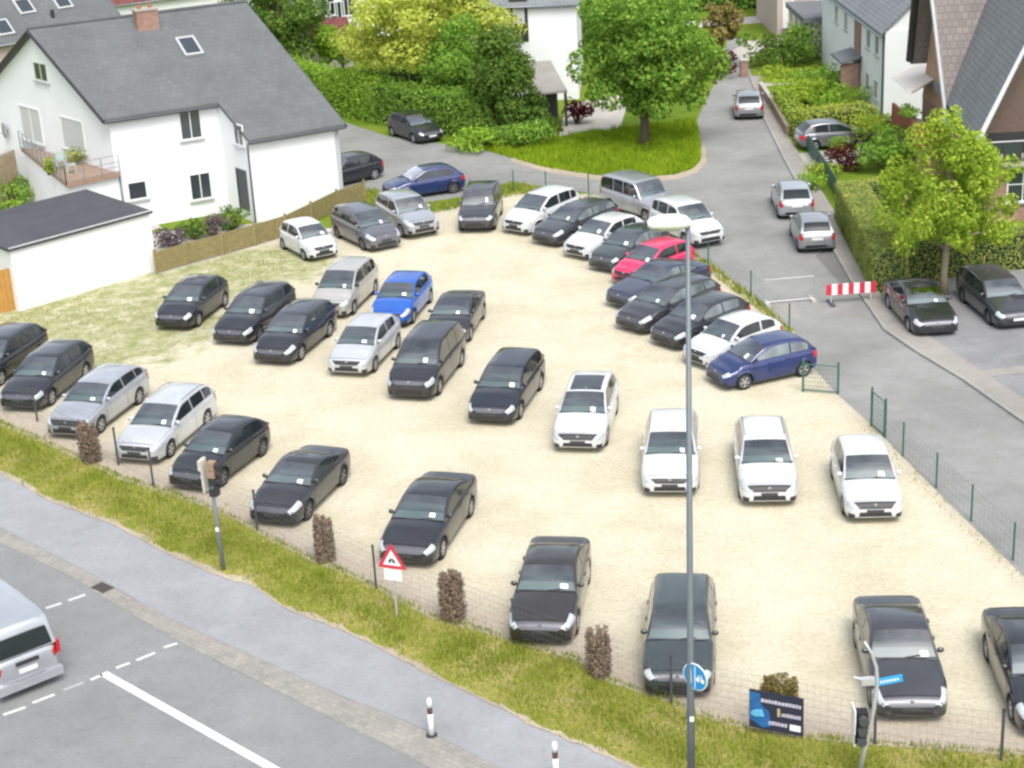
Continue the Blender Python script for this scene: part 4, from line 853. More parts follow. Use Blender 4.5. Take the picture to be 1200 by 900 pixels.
blades('fence_weeds', [[(p[0], p[1] - 14) for p in VERGE_TOP[1:-1]] + [(p[0], p[1] + 2) for p in VERGE_TOP[1:-1]][::-1], [(1020, 497), (1110, 588), (1200, 676), (1192, 684), (1100, 596), (1012, 506)]], 26, .04, .18, .035, MT['bladedry'], 'sparse weeds along the wire fences')

# ------------------------------------------------------------------ cars
def paintmat(name, c, metal=0.0, rough=0.28):
    m, n, b = newmat(name); setp(b, Metallic=metal, Roughness=rough, Coat_Weight=0.9); b.inputs['Coat Roughness'].default_value = 0.03; b.inputs['Coat IOR'].default_value = 1.55
    tc = n.nodes.new('ShaderNodeTexCoord'); nz = noise(n, 1.7, 6, .65, tc.outputs['Object'])
    r = ramp(n, [(.35, [x * .93 for x in c]), (.65, [min(1, x * 1.05 + .002) for x in c])]); n.links.new(nz.outputs['Fac'], r.inputs[0]); n.links.new(r.outputs[0], b.inputs['Base Color'])
    rr = n.nodes.new('ShaderNodeMapRange'); rr.inputs[3].default_value = rough * .8; rr.inputs[4].default_value = rough * 1.35; n.links.new(nz.outputs['Fac'], rr.inputs[0]); n.links.new(rr.outputs[0], b.inputs['Roughness'])
    return m
PAINT = {k: paintmat('paint_' + k, *v) for k, v in dict(
    black=((.014, .015, .020),), greyblack=((.028, .029, .034), .2), anthracite=((.055, .058, .066), .4), grey=((.15, .155, .175), .45), darkblue=((.016, .018, .028), .2), slateblue=((.05, .062, .10), .4),
    navy=((.012, .025, .115), .15), royal=((.012, .095, .42), .1), silver=((.42, .44, .47), .5), midsilver=((.30, .315, .335), .5), lightsilver=((.54, .56, .58), .35), white=((.55, .57, .58),), beige=((.50, .49, .45), .45), greengrey=((.045, .06, .062), .3), pink=((.62, .02, .10),), brownblack=((.035, .031, .028), .3)).items()}
def glassmat(name, c):
    m, n, b = newmat(name); setp(b, Roughness=.04, Coat_Weight=.5); b.inputs['Specular IOR Level'].default_value = .6
    tc = n.nodes.new('ShaderNodeTexCoord'); nz = noise(n, 1.6, 3, .5, tc.outputs['Object'])
    r = ramp(n, [(.35, [x * .6 for x in c]), (.65, [x * 1.3 for x in c])]); n.links.new(nz.outputs['Fac'], r.inputs[0]); n.links.new(r.outputs[0], b.inputs['Base Color']); return m
def clearglass(name, tint, ior=1.5):
    m, n, b = newmat(name); n.nodes.remove(b); out = n.nodes['Material Output']
    t = n.nodes.new('ShaderNodeBsdfTransparent'); t.inputs[0].default_value = tint + (1,); gl_ = n.nodes.new('ShaderNodeBsdfGlossy'); gl_.inputs['Roughness'].default_value = .03; fr_ = n.nodes.new('ShaderNodeFresnel'); fr_.inputs[0].default_value = ior
    mu = n.nodes.new('ShaderNodeMath'); mu.operation = 'MULTIPLY'; mu.inputs[1].default_value = 6.0; mu.use_clamp = True; n.links.new(fr_.outputs[0], mu.inputs[0])
    mx = n.nodes.new('ShaderNodeMixShader'); n.links.new(mu.outputs[0], mx.inputs[0]); n.links.new(t.outputs[0], mx.inputs[1]); n.links.new(gl_.outputs[0], mx.inputs[2]); n.links.new(mx.outputs[0], out.inputs[0]); return m
MT['screen'] = clearglass('tinted_windscreen', (.66, .82, .81))
MT['dash'] = plain('dashboard_plastic', (.24, .275, .275), .7, vary=.15, scale=4); MT['seatdark'] = plain('dark_seat_cloth', (.10, .112, .118), .9, vary=.1); MT['seatgrey'] = plain('grey_seat_cloth', (.16, .165, .165), .9, vary=.1); MT['seatbeige'] = plain('beige_seat_leather', (.30, .25, .18), .7, vary=.1); MT['gap'] = plain('panel_gap', (.008, .008, .009), .8, vary=0); MT['sideglass'] = glassmat('dark_side_glass', (.018, .024, .026)); MT['paleglass'] = glassmat('pale_side_glass', (.14, .17, .18))
MT['tyre'] = plain('tyre_rubber', (.018, .018, .019), .85, vary=0); MT['rim'] = plain('alloy_rim', (.42, .42, .43), .35, .5, vary=0); MT['hubcap'] = plain('dark_rim', (.16, .16, .17), .4, .4, vary=0)
MT['headlight'] = plain('headlight_lens', (.40, .43, .46), .08, spec=.8, coat=.6, vary=.2, scale=12); MT['tail'] = plain('tail_light_lens', (.42, .015, .02), .15, coat=.5, vary=.1)
MT['plastic'] = plain('black_plastic', (.022, .022, .024), .5, vary=0); MT['plate'] = plain('number_plate', (.66, .66, .66), .4, vary=.12, scale=30); MT['grillegrey'] = plain('grille_chrome_mesh', (.13, .13, .145), .35, .6, vary=.2, scale=25); MT['holder'] = plain('plate_holder_black', (.045, .045, .05), .5, vary=0); MT['rearglass'] = plain('rear_glass', (.02, .026, .028), .22, spec=.3, vary=.1); MT['card'] = plain('price_card', (.85, .86, .86), .5, vary=0); MT['chrome'] = plain('chrome', (.55, .56, .58), .15, .9, vary=0); MT['amber'] = plain('fog_lamp', (.6, .6, .55), .2, vary=0)

wheel_cache = {}
def wheel_meshes(r, dark):
    k = (round(r, 2), dark)
    if k in wheel_cache: return wheel_cache[k]
    wd = .205
    t = MB(); t.lathe([(r * .64, -wd / 2 + .01), (r * .93, -wd / 2), (r, -wd / 2 + .04), (r, wd / 2 - .04), (r * .93, wd / 2), (r * .66, wd / 2 - .004), (r * .64, wd / 2 - .03)], axis='Y', n=20); tm = t.mesh('tyre')
    tm.polygons.foreach_set('use_smooth', [True] * len(tm.polygons)); tm.materials.append(MT['tyre'])
    q = MB(); y = wd / 2
    q.lathe([(r * .66, y - .055), (r * .66, y - .012), (r * .58, y - .010), (r * .57, y - .05)], axis='Y', n=20)
    q.lathe([(r * .15, y - .06), (r * .15, y - .006), (r * .08, y)], axis='Y', n=10)
    for i in range(5):
        a = 2 * math.pi * i / 5 + .3; R = Matrix.Rotation(a, 3, 'Y'); q.box(R @ Vector((r * .36, y - .022, 0)), (r * .5, .03, r * .19), mat=R)
    qm = q.mesh('rim'); qm.materials.append(MT['hubcap'] if dark else MT['rim'])
    wheel_cache[k] = (tm, qm); return wheel_cache[k]

TYPES = {
 'hatch': dict(L=4.2, W=1.77, H=1.47, fo=.85, wb=2.6, wr=.315, xc=1.12, zc=.97, xw=1.95, xr=3.55, xb=4.08, zb=1.0, zn=.70, doors=2),
 'hatch3': dict(L=4.15, W=1.74, H=1.44, fo=.85, wb=2.52, wr=.315, xc=1.15, zc=.97, xw=1.95, xr=3.5, xb=4.05, zb=.99, zn=.70, doors=1),
 'small': dict(L=3.95, W=1.70, H=1.46, fo=.8, wb=2.48, wr=.305, xc=1.0, zc=.97, xw=1.8, xr=3.35, xb=3.85, zb=.99, zn=.70, doors=1),
 'mini': dict(L=3.55, W=1.63, H=1.48, fo=.68, wb=2.38, wr=.29, xc=.78, zc=.97, xw=1.5, xr=3.1, xb=3.46, zb=.98, zn=.72, doors=1),
 'wagon': dict(L=4.72, W=1.82, H=1.47, fo=.93, wb=2.74, wr=.325, xc=1.25, zc=.97, xw=2.1, xr=4.2, xb=4.62, zb=1.02, zn=.70, doors=2),
 'sedan': dict(L=4.78, W=1.84, H=1.44, fo=.9, wb=2.82, wr=.33, xc=1.38, zc=.96, xw=2.2, xr=3.35, xb=4.2, zb=1.05, zn=.68, doors=2, deck=1),
 'coupe': dict(L=4.38, W=1.79, H=1.40, fo=.88, wb=2.6, wr=.325, xc=1.15, zc=.96, xw=2.05, xr=2.95, xb=3.75, zb=1.04, zn=.69, doors=1, deck=1),
 'mpv': dict(L=4.4, W=1.80, H=1.64, fo=.88, wb=2.68, wr=.32, xc=.98, zc=1.05, xw=1.9, xr=3.9, xb=4.32, zb=1.06, zn=.76, doors=2, tum=.76),
 'bigmpv': dict(L=4.8, W=1.88, H=1.74, fo=.92, wb=2.88, wr=.335, xc=1.02, zc=1.08, xw=1.95, xr=4.3, xb=4.72, zb=1.08, zn=.80, doors=2, tum=.78),
 'suv': dict(L=4.45, W=1.83, H=1.70, fo=.86, wb=2.62, wr=.355, xc=1.18, zc=1.09, xw=1.92, xr=3.85, xb=4.35, zb=1.12, zn=.84, doors=2, gc=.27, tum=.76),
 'jeep': dict(L=4.6, W=1.85, H=1.86, fo=.85, wb=2.75, wr=.37, xc=1.35, zc=1.14, xw=1.85, xr=4.3, xb=4.55, zb=1.14, zn=.95, doors=2, gc=.32, tum=.84),
 'van': dict(L=5.0, W=1.95, H=1.98, fo=.92, wb=3.0, wr=.335, xc=.85, zc=1.18, xw=1.7, xr=4.82, xb=4.97, zb=1.18, zn=.84, doors=1, tum=.85, gc=.24),
}
TT = [(0, 0), (.5, 0), (.80, 0), (.94, .02), (.985, .10), (1.0, .33), (1.0, .55), (.988, .74), (.962, .88), (.91, .965), (.78, 1.0), (.4, 1.0), (0, 1.0)]
CR = [0, 0, 0, 0, 0, 0, 0, 0, 0, 0, .008, .028, .034]
def smooth_interp(x, pts):
    xs = [p[0] for p in pts]; ys = [p[1] for p in pts]; return float(np.interp(x, xs, ys))

def make_car(kind, paint, label, pos, ang, group=None, card=True, cat='car', name='parked_car', rails=False, sunroof=False, darkrim=False, paleside=False, blackbumper=False, parts=True, plate=None, bigg=False):
    plate = (not card) if plate is None else plate; gl = .16 if bigg else .10
    T = dict(TYPES[kind]); vr = random.Random(label)
    T['zn'] += vr.uniform(-.03, .035); T['xc'] += vr.uniform(-.06, .07); T['xw'] += vr.uniform(-.06, .06); T['xr'] += vr.uniform(-.10, .06); T['H'] += vr.uniform(-.025, .03); T['zb'] += vr.uniform(-.02, .03); T['tum'] = T.get('tum', .73) + vr.uniform(-.015, .03)
    hl = vr.choice([(7.1, 9.6, .34), (7.5, 9.9, .26), (6.9, 9.2, .42), (7.3, 9.7, .50)]); darkrim = darkrim or vr.random() < .25
    L, W, H = T['L'], T['W'], T['H']; gc = T.get('gc', .19); tum = T.get('tum', .73); deck = T.get('deck', 0); wr = T['wr']
    xa1 = T['fo']; xa2 = T['fo'] + T['wb']; x0 = T['fo'] + T['wb'] / 2                   # origin at mid wheelbase
    xc, zc, xw, xr, xb, zb, zn = (T[k] for k in ('xc', 'zc', 'xw', 'xr', 'xb', 'zb', 'zn')); P = PAINT[paint]
    root = empty(name, (pos[0], pos[1], .006), ang, label, cat, group)
    wpts = [(0, .60), (.02, .71), (.06, .80), (.13, .875), (.25, .93), (.45, .97), (.8, .995), (1.2, 1), (L - .9, 1), (L - .5, .985), (L - .28, .955), (L - .13, .905), (L - .05, .84), (L - .015, .77), (L, .70)]
    hw = lambda x: W / 2 * smooth_interp(x, wpts)
    tail = zb - (.02 if deck else 0.0)
    tp = [(0, zn - .17), (.02, zn - .11), (.06, zn - .06), (.13, zn - .015), (.25, zn + .03), (.5, zn + .095), (xc * .7, zc - .07), (xc, zc - .02), (xc + .4, zc - .015), (L - 1.2, tail), (L - .35, tail + .0), (L - .14, tail - .03), (L - .05, tail - .10), (L - .015, tail - .2), (L, tail - .32)]
    zt = lambda x: smooth_interp(x, tp)
    bp = [(0, gc + .09), (.02, gc + .06), (.06, gc + .035), (.13, gc + .012), (.3, gc), (L - .35, gc), (L - .12, gc + .05), (L - .04, gc + .14), (L, gc + .26)]
    zbot = lambda x: smooth_interp(x, bp)
    R = wr + .055
    def arch(x):
        for xa in (xa1, xa2):
            if abs(x - xa) < R: return wr + math.sqrt(max(0, R * R - (x - xa) ** 2)) * .98
        return 0
    def bpt(x, t, sgn=1, off=0.0):
        t = min(max(t, 0), 12); i = min(int(t), 11); f = t - i
        wf = TT[i][0] * (1 - f) + TT[i + 1][0] * f; rf = TT[i][1] * (1 - f) + TT[i + 1][1] * f; c = CR[i] * (1 - f) + CR[i + 1] * f
        z0, z1 = zbot(x), zt(x); z = z0 + (z1 - z0) * rf + c * min(1, x / .3, (L - x) / .3 + .2); h = hw(x)
        if 1.6 < t < 9: z = max(z, arch(x))
        return Vector((x0 - x, sgn * wf * h, z))
    xs = sorted(set([0, .02, .06, .13, .19, .25, .35, .45] + [round(v, 3) for v in np.linspace(.55, L - .5, 22)] + [round(xa + R * math.cos(math.pi * k / 12), 3) for xa in (xa1, xa2) for k in range(13)] + [xa + s * (R + .004) for xa in (xa1, xa2) for s in (-1, 1)] + [L - .45, L - .35, L - .28, L - .2, L - .13, L - .05, L - .015, L]))
    xs = [x for x in xs if 0 <= x <= L]
    mb = MB(); rows = []
    for x in xs:
        half = [bpt(x, t) for t in range(13)]; rows.append(half + [Vector((p.x, -p.y, p.z)) for p in half[-2:0:-1]])
    m = len(rows[0]); base = 0
    for r_ in rows: mb.v += [tuple(p) for p in r_]
    for i in range(len(rows) - 1):
        for j in range(m): mb.f.append((i * m + j, (i + 1) * m + j, (i + 1) * m + (j + 1) % m, i * m + (j + 1) % m))
    mb.f.append(tuple(range(m))); mb.f.append(tuple((len(rows) - 1) * m + j for j in range(m))[::-1])
    # cabin
    rp = [(xc - .02, zc - .05), (xc + (xw - xc) * .5, zc + (H - .07 - zc) * .545), (xw, H - .07), (xw + .22, H - .025), ((xw + xr) / 2, H), (xr - .35, H - .022), (xr, H - .075), (xr + (xb - xr) * .5, zb + (H - .075 - zb) * (.56 if not deck else .54)), (xb, zb - .03)]
    zr = lambda x: smooth_interp(x, rp)
    belt = lambda x: zt(min(max(x, 0), L - .36)) - .01
    def yside(x, z):
        b0 = belt(x); f = (z - b0) / (H - b0); h = hw(min(max(x, .8), L - .3)) ; 
        return h * (.915 + (tum - .915) * max(-.2, f))
    CF = [(1.0, None)]
    cx = sorted(set([round(v, 3) for v in list(np.linspace(xc - .02, xw, 7)) + list(np.linspace(xw, xr, 10)) + list(np.linspace(xr, xb, 6)) + [xw + .08, xr - .1]]))
    def csec(x):
        top = zr(x); b0 = belt(x); h = max(top - b0, .004); e1_ = min(.10, .35 * h); e2_ = min(.035, .12 * h)
        yt = yside(x, top - e2_)
        return [Vector((x0 - x, yside(x, b0 - .03), b0 - .06)), Vector((x0 - x, yside(x, b0 + .45 * h), b0 + .45 * h)), Vector((x0 - x, yside(x, top - e1_), top - e1_)), Vector((x0 - x, yt * .985, top - e2_)), Vector((x0 - x, yt * .93, top - e2_ * .3)), Vector((x0 - x, yt * .5, top + .008)), Vector((x0 - x, 0, top + .014))]
    base = len(mb.v); m2_ = 13
    for x in cx:
        hlf = csec(x); mb.v += [tuple(p) for p in hlf + [Vector((p.x, -p.y, p.z)) for p in hlf[-2::-1]]]
    for i in range(len(cx) - 1):
        for j in range(m2_ - 1):
            if xc + .03 < (cx[i] + cx[i + 1]) / 2 < xw - .01 and 4 <= j <= 7: continue            # windscreen opening
            mb.f.append((base + i * m2_ + j, base + (i + 1) * m2_ + j, base + (i + 1) * m2_ + j + 1, base + i * m2_ + j + 1))
    body = mb.build('body', P, root, smooth=True)
    def ctop(x, q, off=0.0):
        top = zr(x); b0 = belt(x); h = max(top - b0, .004); e2_ = min(.035, .12 * h); yt = yside(x, top - e2_)
        z = top + .014 * (1 - q * q) - (e2_ * .3) * (abs(q) ** 4)
        e = .02; sl_ = (zr(min(x + e, xb)) - zr(max(x - e, xc - .02))) / (2 * e); nn = Vector((sl_, 0, 1)).normalized()
        return Vector((x0 - x, yt * q * .93, z)) + nn * off
    def top_patch(nm, xa_, xb_, q0, q1, mat_, off=.006, nu=6, nv=8, taper=0.0, parent=None):
        g_ = MB(); Pn = [[ctop(xa_ + (xb_ - xa_) * i / nu, (q0 + (q1 - q0) * j / nv), off) for j in range(nv + 1)] for i in range(nu + 1)]; g_.grid([r__[::-1] for r__ in Pn])
        return g_.build(nm, mat_, parent or root, smooth=True, fix=False)
    def up_(o):
        me_ = o.data
        return o
    top_patch('windscreen', xc + .02, xw - .004, -1.0, 1.0, MT['screen'])
    # what shows through the windscreen
    q = MB(); q.grid([[Vector((x0 - x, y_ * (yside(x, belt(x)) - .03), belt(x) + .052)) for y_ in (-1, -.5, 0, .5, 1)] for x in np.linspace(xc + .03, xr, 6)]); tray = q.build('cabin_floor', MT['seatdark'], root, fix=False)
    q = MB(); yw = yside(xc + .4, belt(xc + .4)) - .06; q.add([(x0 - x, y_, z) for x, z in ((xc + .05, belt(xc) + .02), (xc + .12, belt(xc) + .06), (xc + .50, belt(xc) + .075), (xc + .56, belt(xc) + .02)) for y_ in (-yw, yw)], [(0, 1, 3, 2), (2, 3, 5, 4), (4, 5, 7, 6)]); q.build('dashboard', MT['dash'], root)
    sm_ = MT[vr.choice(['seatdark', 'seatgrey', 'seatgrey', 'seatbeige'])]; ys_ = W * .205
    for s_ in (1, -1):
        for xs_, zz_ in ((xw + .32, H - .40), (min(xw + 1.2, xr - .1), H - .44)):
            q = MB(); q.box((x0 - xs_, s_ * ys_, (belt(xs_) + zz_) / 2), (.13, .46, zz_ - belt(xs_))); st = q.build('seat', sm_, root); q = MB(); q.box((x0 - xs_ - .02, s_ * ys_, zz_ + .10), (.10, .26, .17)); q.build('headrest', sm_, st)
    q = MB(); tw_ = [Vector((x0 - xc - .60 + .07 * math.sin(a), ys_ + .18 * math.cos(a), belt(xc) + .10 + .15 * math.sin(a))) for a in np.linspace(0, 2 * math.pi, 15)]; q.tube(tw_, .016, 5, cap=False); q.build('steering_wheel', MT['plastic'], root)
    rear_end = xb - (.10 if deck else .05)
    if kind != 'van': top_patch('rear_window', xr + .05, rear_end, -.90, .90, MT['rearglass'], off=.007)
    if sunroof: top_patch('sunroof', xw + .10, xw + .10 + min(1.3, (xr - xw) * .65), -.84, .84, MT['sideglass'], off=.008)
    # side windows
    bx_ = xw + .35 if kind != 'jeep' else xw + .5
    xe = xr + (xb - xr) * (.28 if not deck else .62)
    if T['doors'] == 2:
        xp = min(xw + 1.55, xe - .1); segs = [(xc + .22, bx_ + .28), (bx_ + .36, xp)]
        if xe - xp > .3: segs.append((xp + .07, xe))
    else:
        segs = [(xc + .22, bx_ + .55)] + ([(bx_ + .63, xe)] if kind != 'van' else [])
    gm_ = MT['paleglass'] if paleside else MT['sideglass']
    for s_ in (1, -1):
        for a_, b_ in segs:
            nu = 6; nv = 4; Pn = []
            for i in range(nu + 1):
                x = a_ + (b_ - a_) * i / nu; lo = belt(x) + .035; hi = zr(x) - .085
                if hi < lo + .01: hi = lo + .01
                Pn.append([Vector((x0 - x, s_ * (yside(x, lo + (hi - lo) * j / nv) + .007), lo + (hi - lo) * j / nv)) for j in range(nv + 1)])
            g_ = MB(); g_.grid(Pn if s_ > 0 else [p[::-1] for p in Pn]); g_.build('side_window', gm_, root, smooth=True, fix=False)
    def body_patch(nm, xa_, xb_, t0, t1, mat_, s_=1, off=.006, nu=5, nv=4, both=False, parent=None, skew=0.0):
        Pn = []
        for i in range(nu + 1):
            x = xa_ + (xb_ - xa_) * i / nu
            ts = [t0 + (t1 - t0) * j / nv for j in range(nv + 1)]
            row = [(x, t, s_) for t in ts]
            if both: row = row + [(x, t, -s_) for t in ts[-2::-1]]
            Pn.append(row)
        def ev(x, t, sg):
            e = .01; p = bpt(x, t, sg); dxv = bpt(min(x + e, L), t, sg) - bpt(max(x - e, 0), t, sg); ta, tb2 = max(t - .12, 0), min(t + .12, 12); dtv = bpt(x, tb2, sg) - bpt(x, ta, sg)
            nn = dxv.cross(dtv) * sg
            if nn.length < 1e-9: nn = Vector((0, 0, 1))
            nn.normalize(); cc_ = Vector((x0 - L / 2, 0, .5))
            if nn.dot(p - cc_) < 0: nn = -nn
            return p + nn * off
        g_ = MB(); g_.grid([[ev(*q) for q in row] for row in Pn]); return g_.build(nm, mat_, parent or root, smooth=True, fix=False)
    body_patch('hood_gap', .205, xc - .005, 9.24, 12, MT['gap'], off=.003, nu=8, both=True)
    body_patch('hood', .22, xc - .02, 9.3, 12, P, off=.0075, nu=8, both=True)
    for s_ in (1, -1):
        body_patch('headlight', .03, hl[2] if kind not in ('van', 'jeep') else .2, hl[0], hl[1], MT['headlight'], s_, off=.010, nu=6)
        body_patch('tail_light', L - .26, L - .012, 6.3, 8.6, MT['tail'], s_, off=.010, nu=6)
        if parts:
            dl = [(xa1 + R + .06, bx_ + .31)] + ([(bx_ + .33, min(bx_ + 1.28, xa2 - .08))] if T['doors'] == 2 else [])
            if T['doors'] == 1: dl = [(xa1 + R + .06, bx_ + .6)]
            for a_, b_ in dl:
                body_patch('door_gap', a_ - .012, b_ + .012, 4.0, 9.05, MT['gap'], s_, off=.003, nu=6)
                d_ = body_patch('door', a_, b_, 4.1, 9.0, P, s_, off=.0075, nu=6)
                hx = b_ - .14; pp = bpt(hx, 7.6, s_); MB().box(pp + Vector((0, s_ * .018, 0)), (.17, .03, .03)).build('handle', P, d_)
        # mirrors
        mx_ = xc + .30; yy = yside(mx_, belt(mx_) + .1) + .10; q = MB(); q.lathe([(.02, -.075), (.075, -.05), (.085, 0), (.07, .06), (.02, .08)], (0, 0, 0), 'Y', 10)
        for i_, v in enumerate(q.v): q.v[i_] = (x0 - mx_ + v[0] * .65, s_ * yy + v[1] * 1.15, belt(mx_) + .10 + v[2] * .85)
        q.build('mirror', P if paint not in ('beige',) else MT['plastic'], root, smooth=True)
    body_patch('grille', .004, gl, 10.0 if not bigg else 9.6, 12, MT['plastic'] if paint in ('white', 'silver', 'lightsilver', 'beige', 'royal', 'pink') else MT['grillegrey'], off=.008, nu=4, both=True)
    zf = zn - .17; fwid = W / 2 * .56
    q = MB(); q.slab([Vector((x0 + .006, y_ * fwid, z_)) for y_, z_ in ((-.98, gc + .10), (.98, gc + .10), (.92, gc + .10 + (zf - gc) * .42), (-.92, gc + .10 + (zf - gc) * .42))], Vector((-.02, 0, 0))); q.build('bumper_intake', MT['plastic'], root)
    for s_ in (1, -1):
        body_patch('fog_lamp_recess', .015, .14, 3.2, 5.2, MT['plastic'], s_, off=.007, nu=4)
    body_patch('front_lip', .008, .5, 1.9, 3.3, MT['plastic'], 1, off=.006, nu=6); body_patch('front_lip', .008, .5, 1.9, 3.3, MT['plastic'], -1, off=.006, nu=6)
    body_patch('bumper_strip', L - .05, L - .006, 0, 1.9, MT['plastic'], off=.008, nu=4, both=True)
    q = MB(); q.box((x0 + .008, 0, zn - .23), (.03, .50, .10)); q.build('number_plate' if plate else 'plate_holder', MT['plate'] if plate else MT['holder'], root)
    if plate: q = MB(); q.box((x0 - L - .012, 0, .72 if not deck else .70), (.03, .50, .11)); q.build('number_plate', MT['plate'], root)
    q = MB(); pb_ = bpt(.05, 12); q.lathe([(.05, -.01), (.05, .008), (.03, .014)], pb_ + Vector((.0, 0, .012)), 'X', 10); q.build('badge', MT['chrome'], root)
    if card and vr.random() < .86:
        cq = vr.uniform(.30, .56); ch_ = vr.uniform(.10, .19); cw_ = vr.uniform(.15, .28); cx_ = vr.uniform(.06, .14)
        top_patch('price_card', xc + cx_, xc + cx_ + ch_, cq, cq + cw_, MT['card'], off=.010, nu=2, nv=2)
    for k in (-1, 1):                                                                      # wipers
        q = MB(); q.tube([ctop(xc + .055, .05 * k + .1, .018), ctop(xc + .10, .05 * k + .52, .018)], .008, 4); q.build('wiper', MT['plastic'], root)
    if rails:
        for s_ in (1, -1):
            q = MB(); q.tube([Vector((x0 - x, s_ * yside(x, zr(x) - .02) * .93, zr(x) + dz)) for x, dz in ((xw + .15, .0), (xw + .28, .045), (xr - .3, .045), (xr - .12, 0))], .016, 6); q.build('roof_rail', MT['chrome'] if paint in ('silver', 'lightsilver', 'white') else MT['plastic'], root, smooth=True)
    if blackbumper:
        body_patch('bumper', .004, .09, 1.8, 5.6, MT['plastic'], 1, off=.012, nu=5); body_patch('bumper', .004, .09, 1.8, 5.6, MT['plastic'], -1, off=.012, nu=5)
    tm, rm_ = wheel_meshes(wr, darkrim)
    for xa in (xa1, xa2):
        for s_ in (1, -1):
            o = bpy.data.objects.new('wheel', tm); col.objects.link(o); o.parent = root; o.location = (x0 - xa, s_ * (W / 2 - .115), wr - .008); o.rotation_euler = (0, 0, 0 if s_ > 0 else math.pi)
            r_ = bpy.data.objects.new('rim', rm_); col.objects.link(r_); r_.parent = o
    return root

def car_w(kind, paint, label, fw, rw, side, **k):       # placed by where the near-side front and rear wheels meet the ground
    T = TYPES[kind]; a, b_ = at(*fw), at(*rw); d = (a - b_).normalized(); nl_ = Vector((-d.y, d.x, 0)); c = (a + b_) / 2 - nl_ * (T['W'] / 2 - .08) * (1 if side == 'L' else -1)
    return make_car(kind, paint, label, c, math.atan2(d.y, d.x), **k)
def car_f(kind, paint, label, fpx, rpx, **k):           # placed by front bumper bottom and rear roof edge
    T = TYPES[kind]; a = at(fpx[0], fpx[1], .25); b_ = at(rpx[0], rpx[1], T['H'] - .05); d = a - b_; d.z = 0; d.normalize(); c = a - d * (T['fo'] + T['wb'] / 2)
    return make_car(kind, paint, label, c, math.atan2(d.y, d.x), **k)
G1 = 'used cars on the gravel lot'
# two left rows
car_w('hatch', 'black', 'black hatchback nearest the white garage on the weedy gravel', (231, 384), (265, 358), 'L', group=G1)
car_w('wagon', 'black', 'black estate car second from the garage wall, between two black cars', (303, 400), (339, 373), 'L', group=G1)
car_w('wagon', 'black', 'black estate car with alloy wheels left of the white hatchback', (352, 423), (387, 394), 'L', group=G1)
car_w('mpv', 'beige', 'beige-silver people carrier behind the white hatchback and beside the bright blue car', (413, 370), (441, 343), 'L', group=G1)
car_w('hatch', 'royal', 'bright royal-blue hatchback in the middle of the lot', (484, 379), (504, 355), 'L', group=G1, paleside=False)
car_w('hatch', 'lightsilver', 'white-silver hatchback between the black estate and the black van', (440, 435), (465, 409), 'L', group=G1)
car_w('coupe', 'greyblack', 'small dark coupe behind the black people carrier', (551, 399), (566, 374), 'L', group=G1)
car_w('bigmpv', 'black', 'large black people carrier facing the road mid-lot', (515, 462), (540, 430), 'L', group=G1)
car_w('wagon', 'darkblue', 'dark blue-black estate car right of the people carrier', (609, 491), (633, 457), 'L', group=G1)
car_f('wagon', 'white', 'white estate car with dark panoramic sunroof mid-lot', (677, 525), (692, 441), group=G1, bigg=True, sunroof=True)
car_f('wagon', 'white', 'white estate car partly behind the tall lamp post', (785, 577), (788, 476), group=G1)
car_f('wagon', 'white', 'white estate car with roof rails, second from the right in its row', (902, 588), (891, 481), group=G1, bigg=True, rails=True)
car_f('hatch', 'white', 'white hatchback beside the green mesh fence', (1026, 607), (1005, 503), group=G1, bigg=True)
# front row along the road
car_w('wagon', 'black', 'black car cut by the left picture edge', (-3, 455), (50, 420), 'L', group=G1)
car_w('wagon', 'black', 'black estate car at far left beside the silver estate', (57, 478), (104, 441), 'L', group=G1)
car_w('wagon', 'silver', 'silver estate car with big dark grille behind the dry thuja', (119, 507), (163, 474), 'L', group=G1, bigg=True)
car_w('wagon', 'lightsilver', 'bright silver estate car with roof rails right of the dry thuja', (199, 537), (244, 499), 'L', group=G1, rails=True)
car_w('hatch3', 'black', 'black three-door hatchback behind the left traffic light', (262, 569), (307, 535), 'L', group=G1)
car_w('coupe', 'greyblack', 'dark grey coupe with large headlights between two thujas', (361, 609), (402, 568), 'L', group=G1)
car_w('sedan', 'black', 'black saloon behind the triangular warning sign', (517, 656), (552, 604), 'L', group=G1, bigg=True)
car_f('sedan', 'brownblack', 'grey-brown dark saloon in the front row centre', (633, 751), (653, 626), group=G1, bigg=True)
car_f('wagon', 'greengrey', 'dark green-grey estate car behind the lamp post and blue round sign', (794, 812), (800, 667), group=G1)
car_f('sedan', 'anthracite', 'dark grey saloon behind the right traffic light', (1069, 840), (1043, 696), group=G1, bigg=True)
car_w('sedan', 'black', 'black saloon cut by the right picture edge', (1189, 852), (1155, 768), 'R', group=G1)
# cars by the house
car_w('mini', 'white', 'tiny white city car by the wooden fence', (358, 306), (332, 292), 'R', group=G1)
car_w('mpv', 'grey', 'grey people carrier between the white city car and the silver off-roader', (427, 294), (396, 279), 'R', group=G1)
car_w('suv', 'silver', 'silver compact off-roader right of the grey people carrier', (472, 279), (447, 264), 'R', group=G1)
car_f('suv', 'anthracite', 'dark grey off-roader alone at the top of the lot', (557, 269), (566, 213), group=G1)
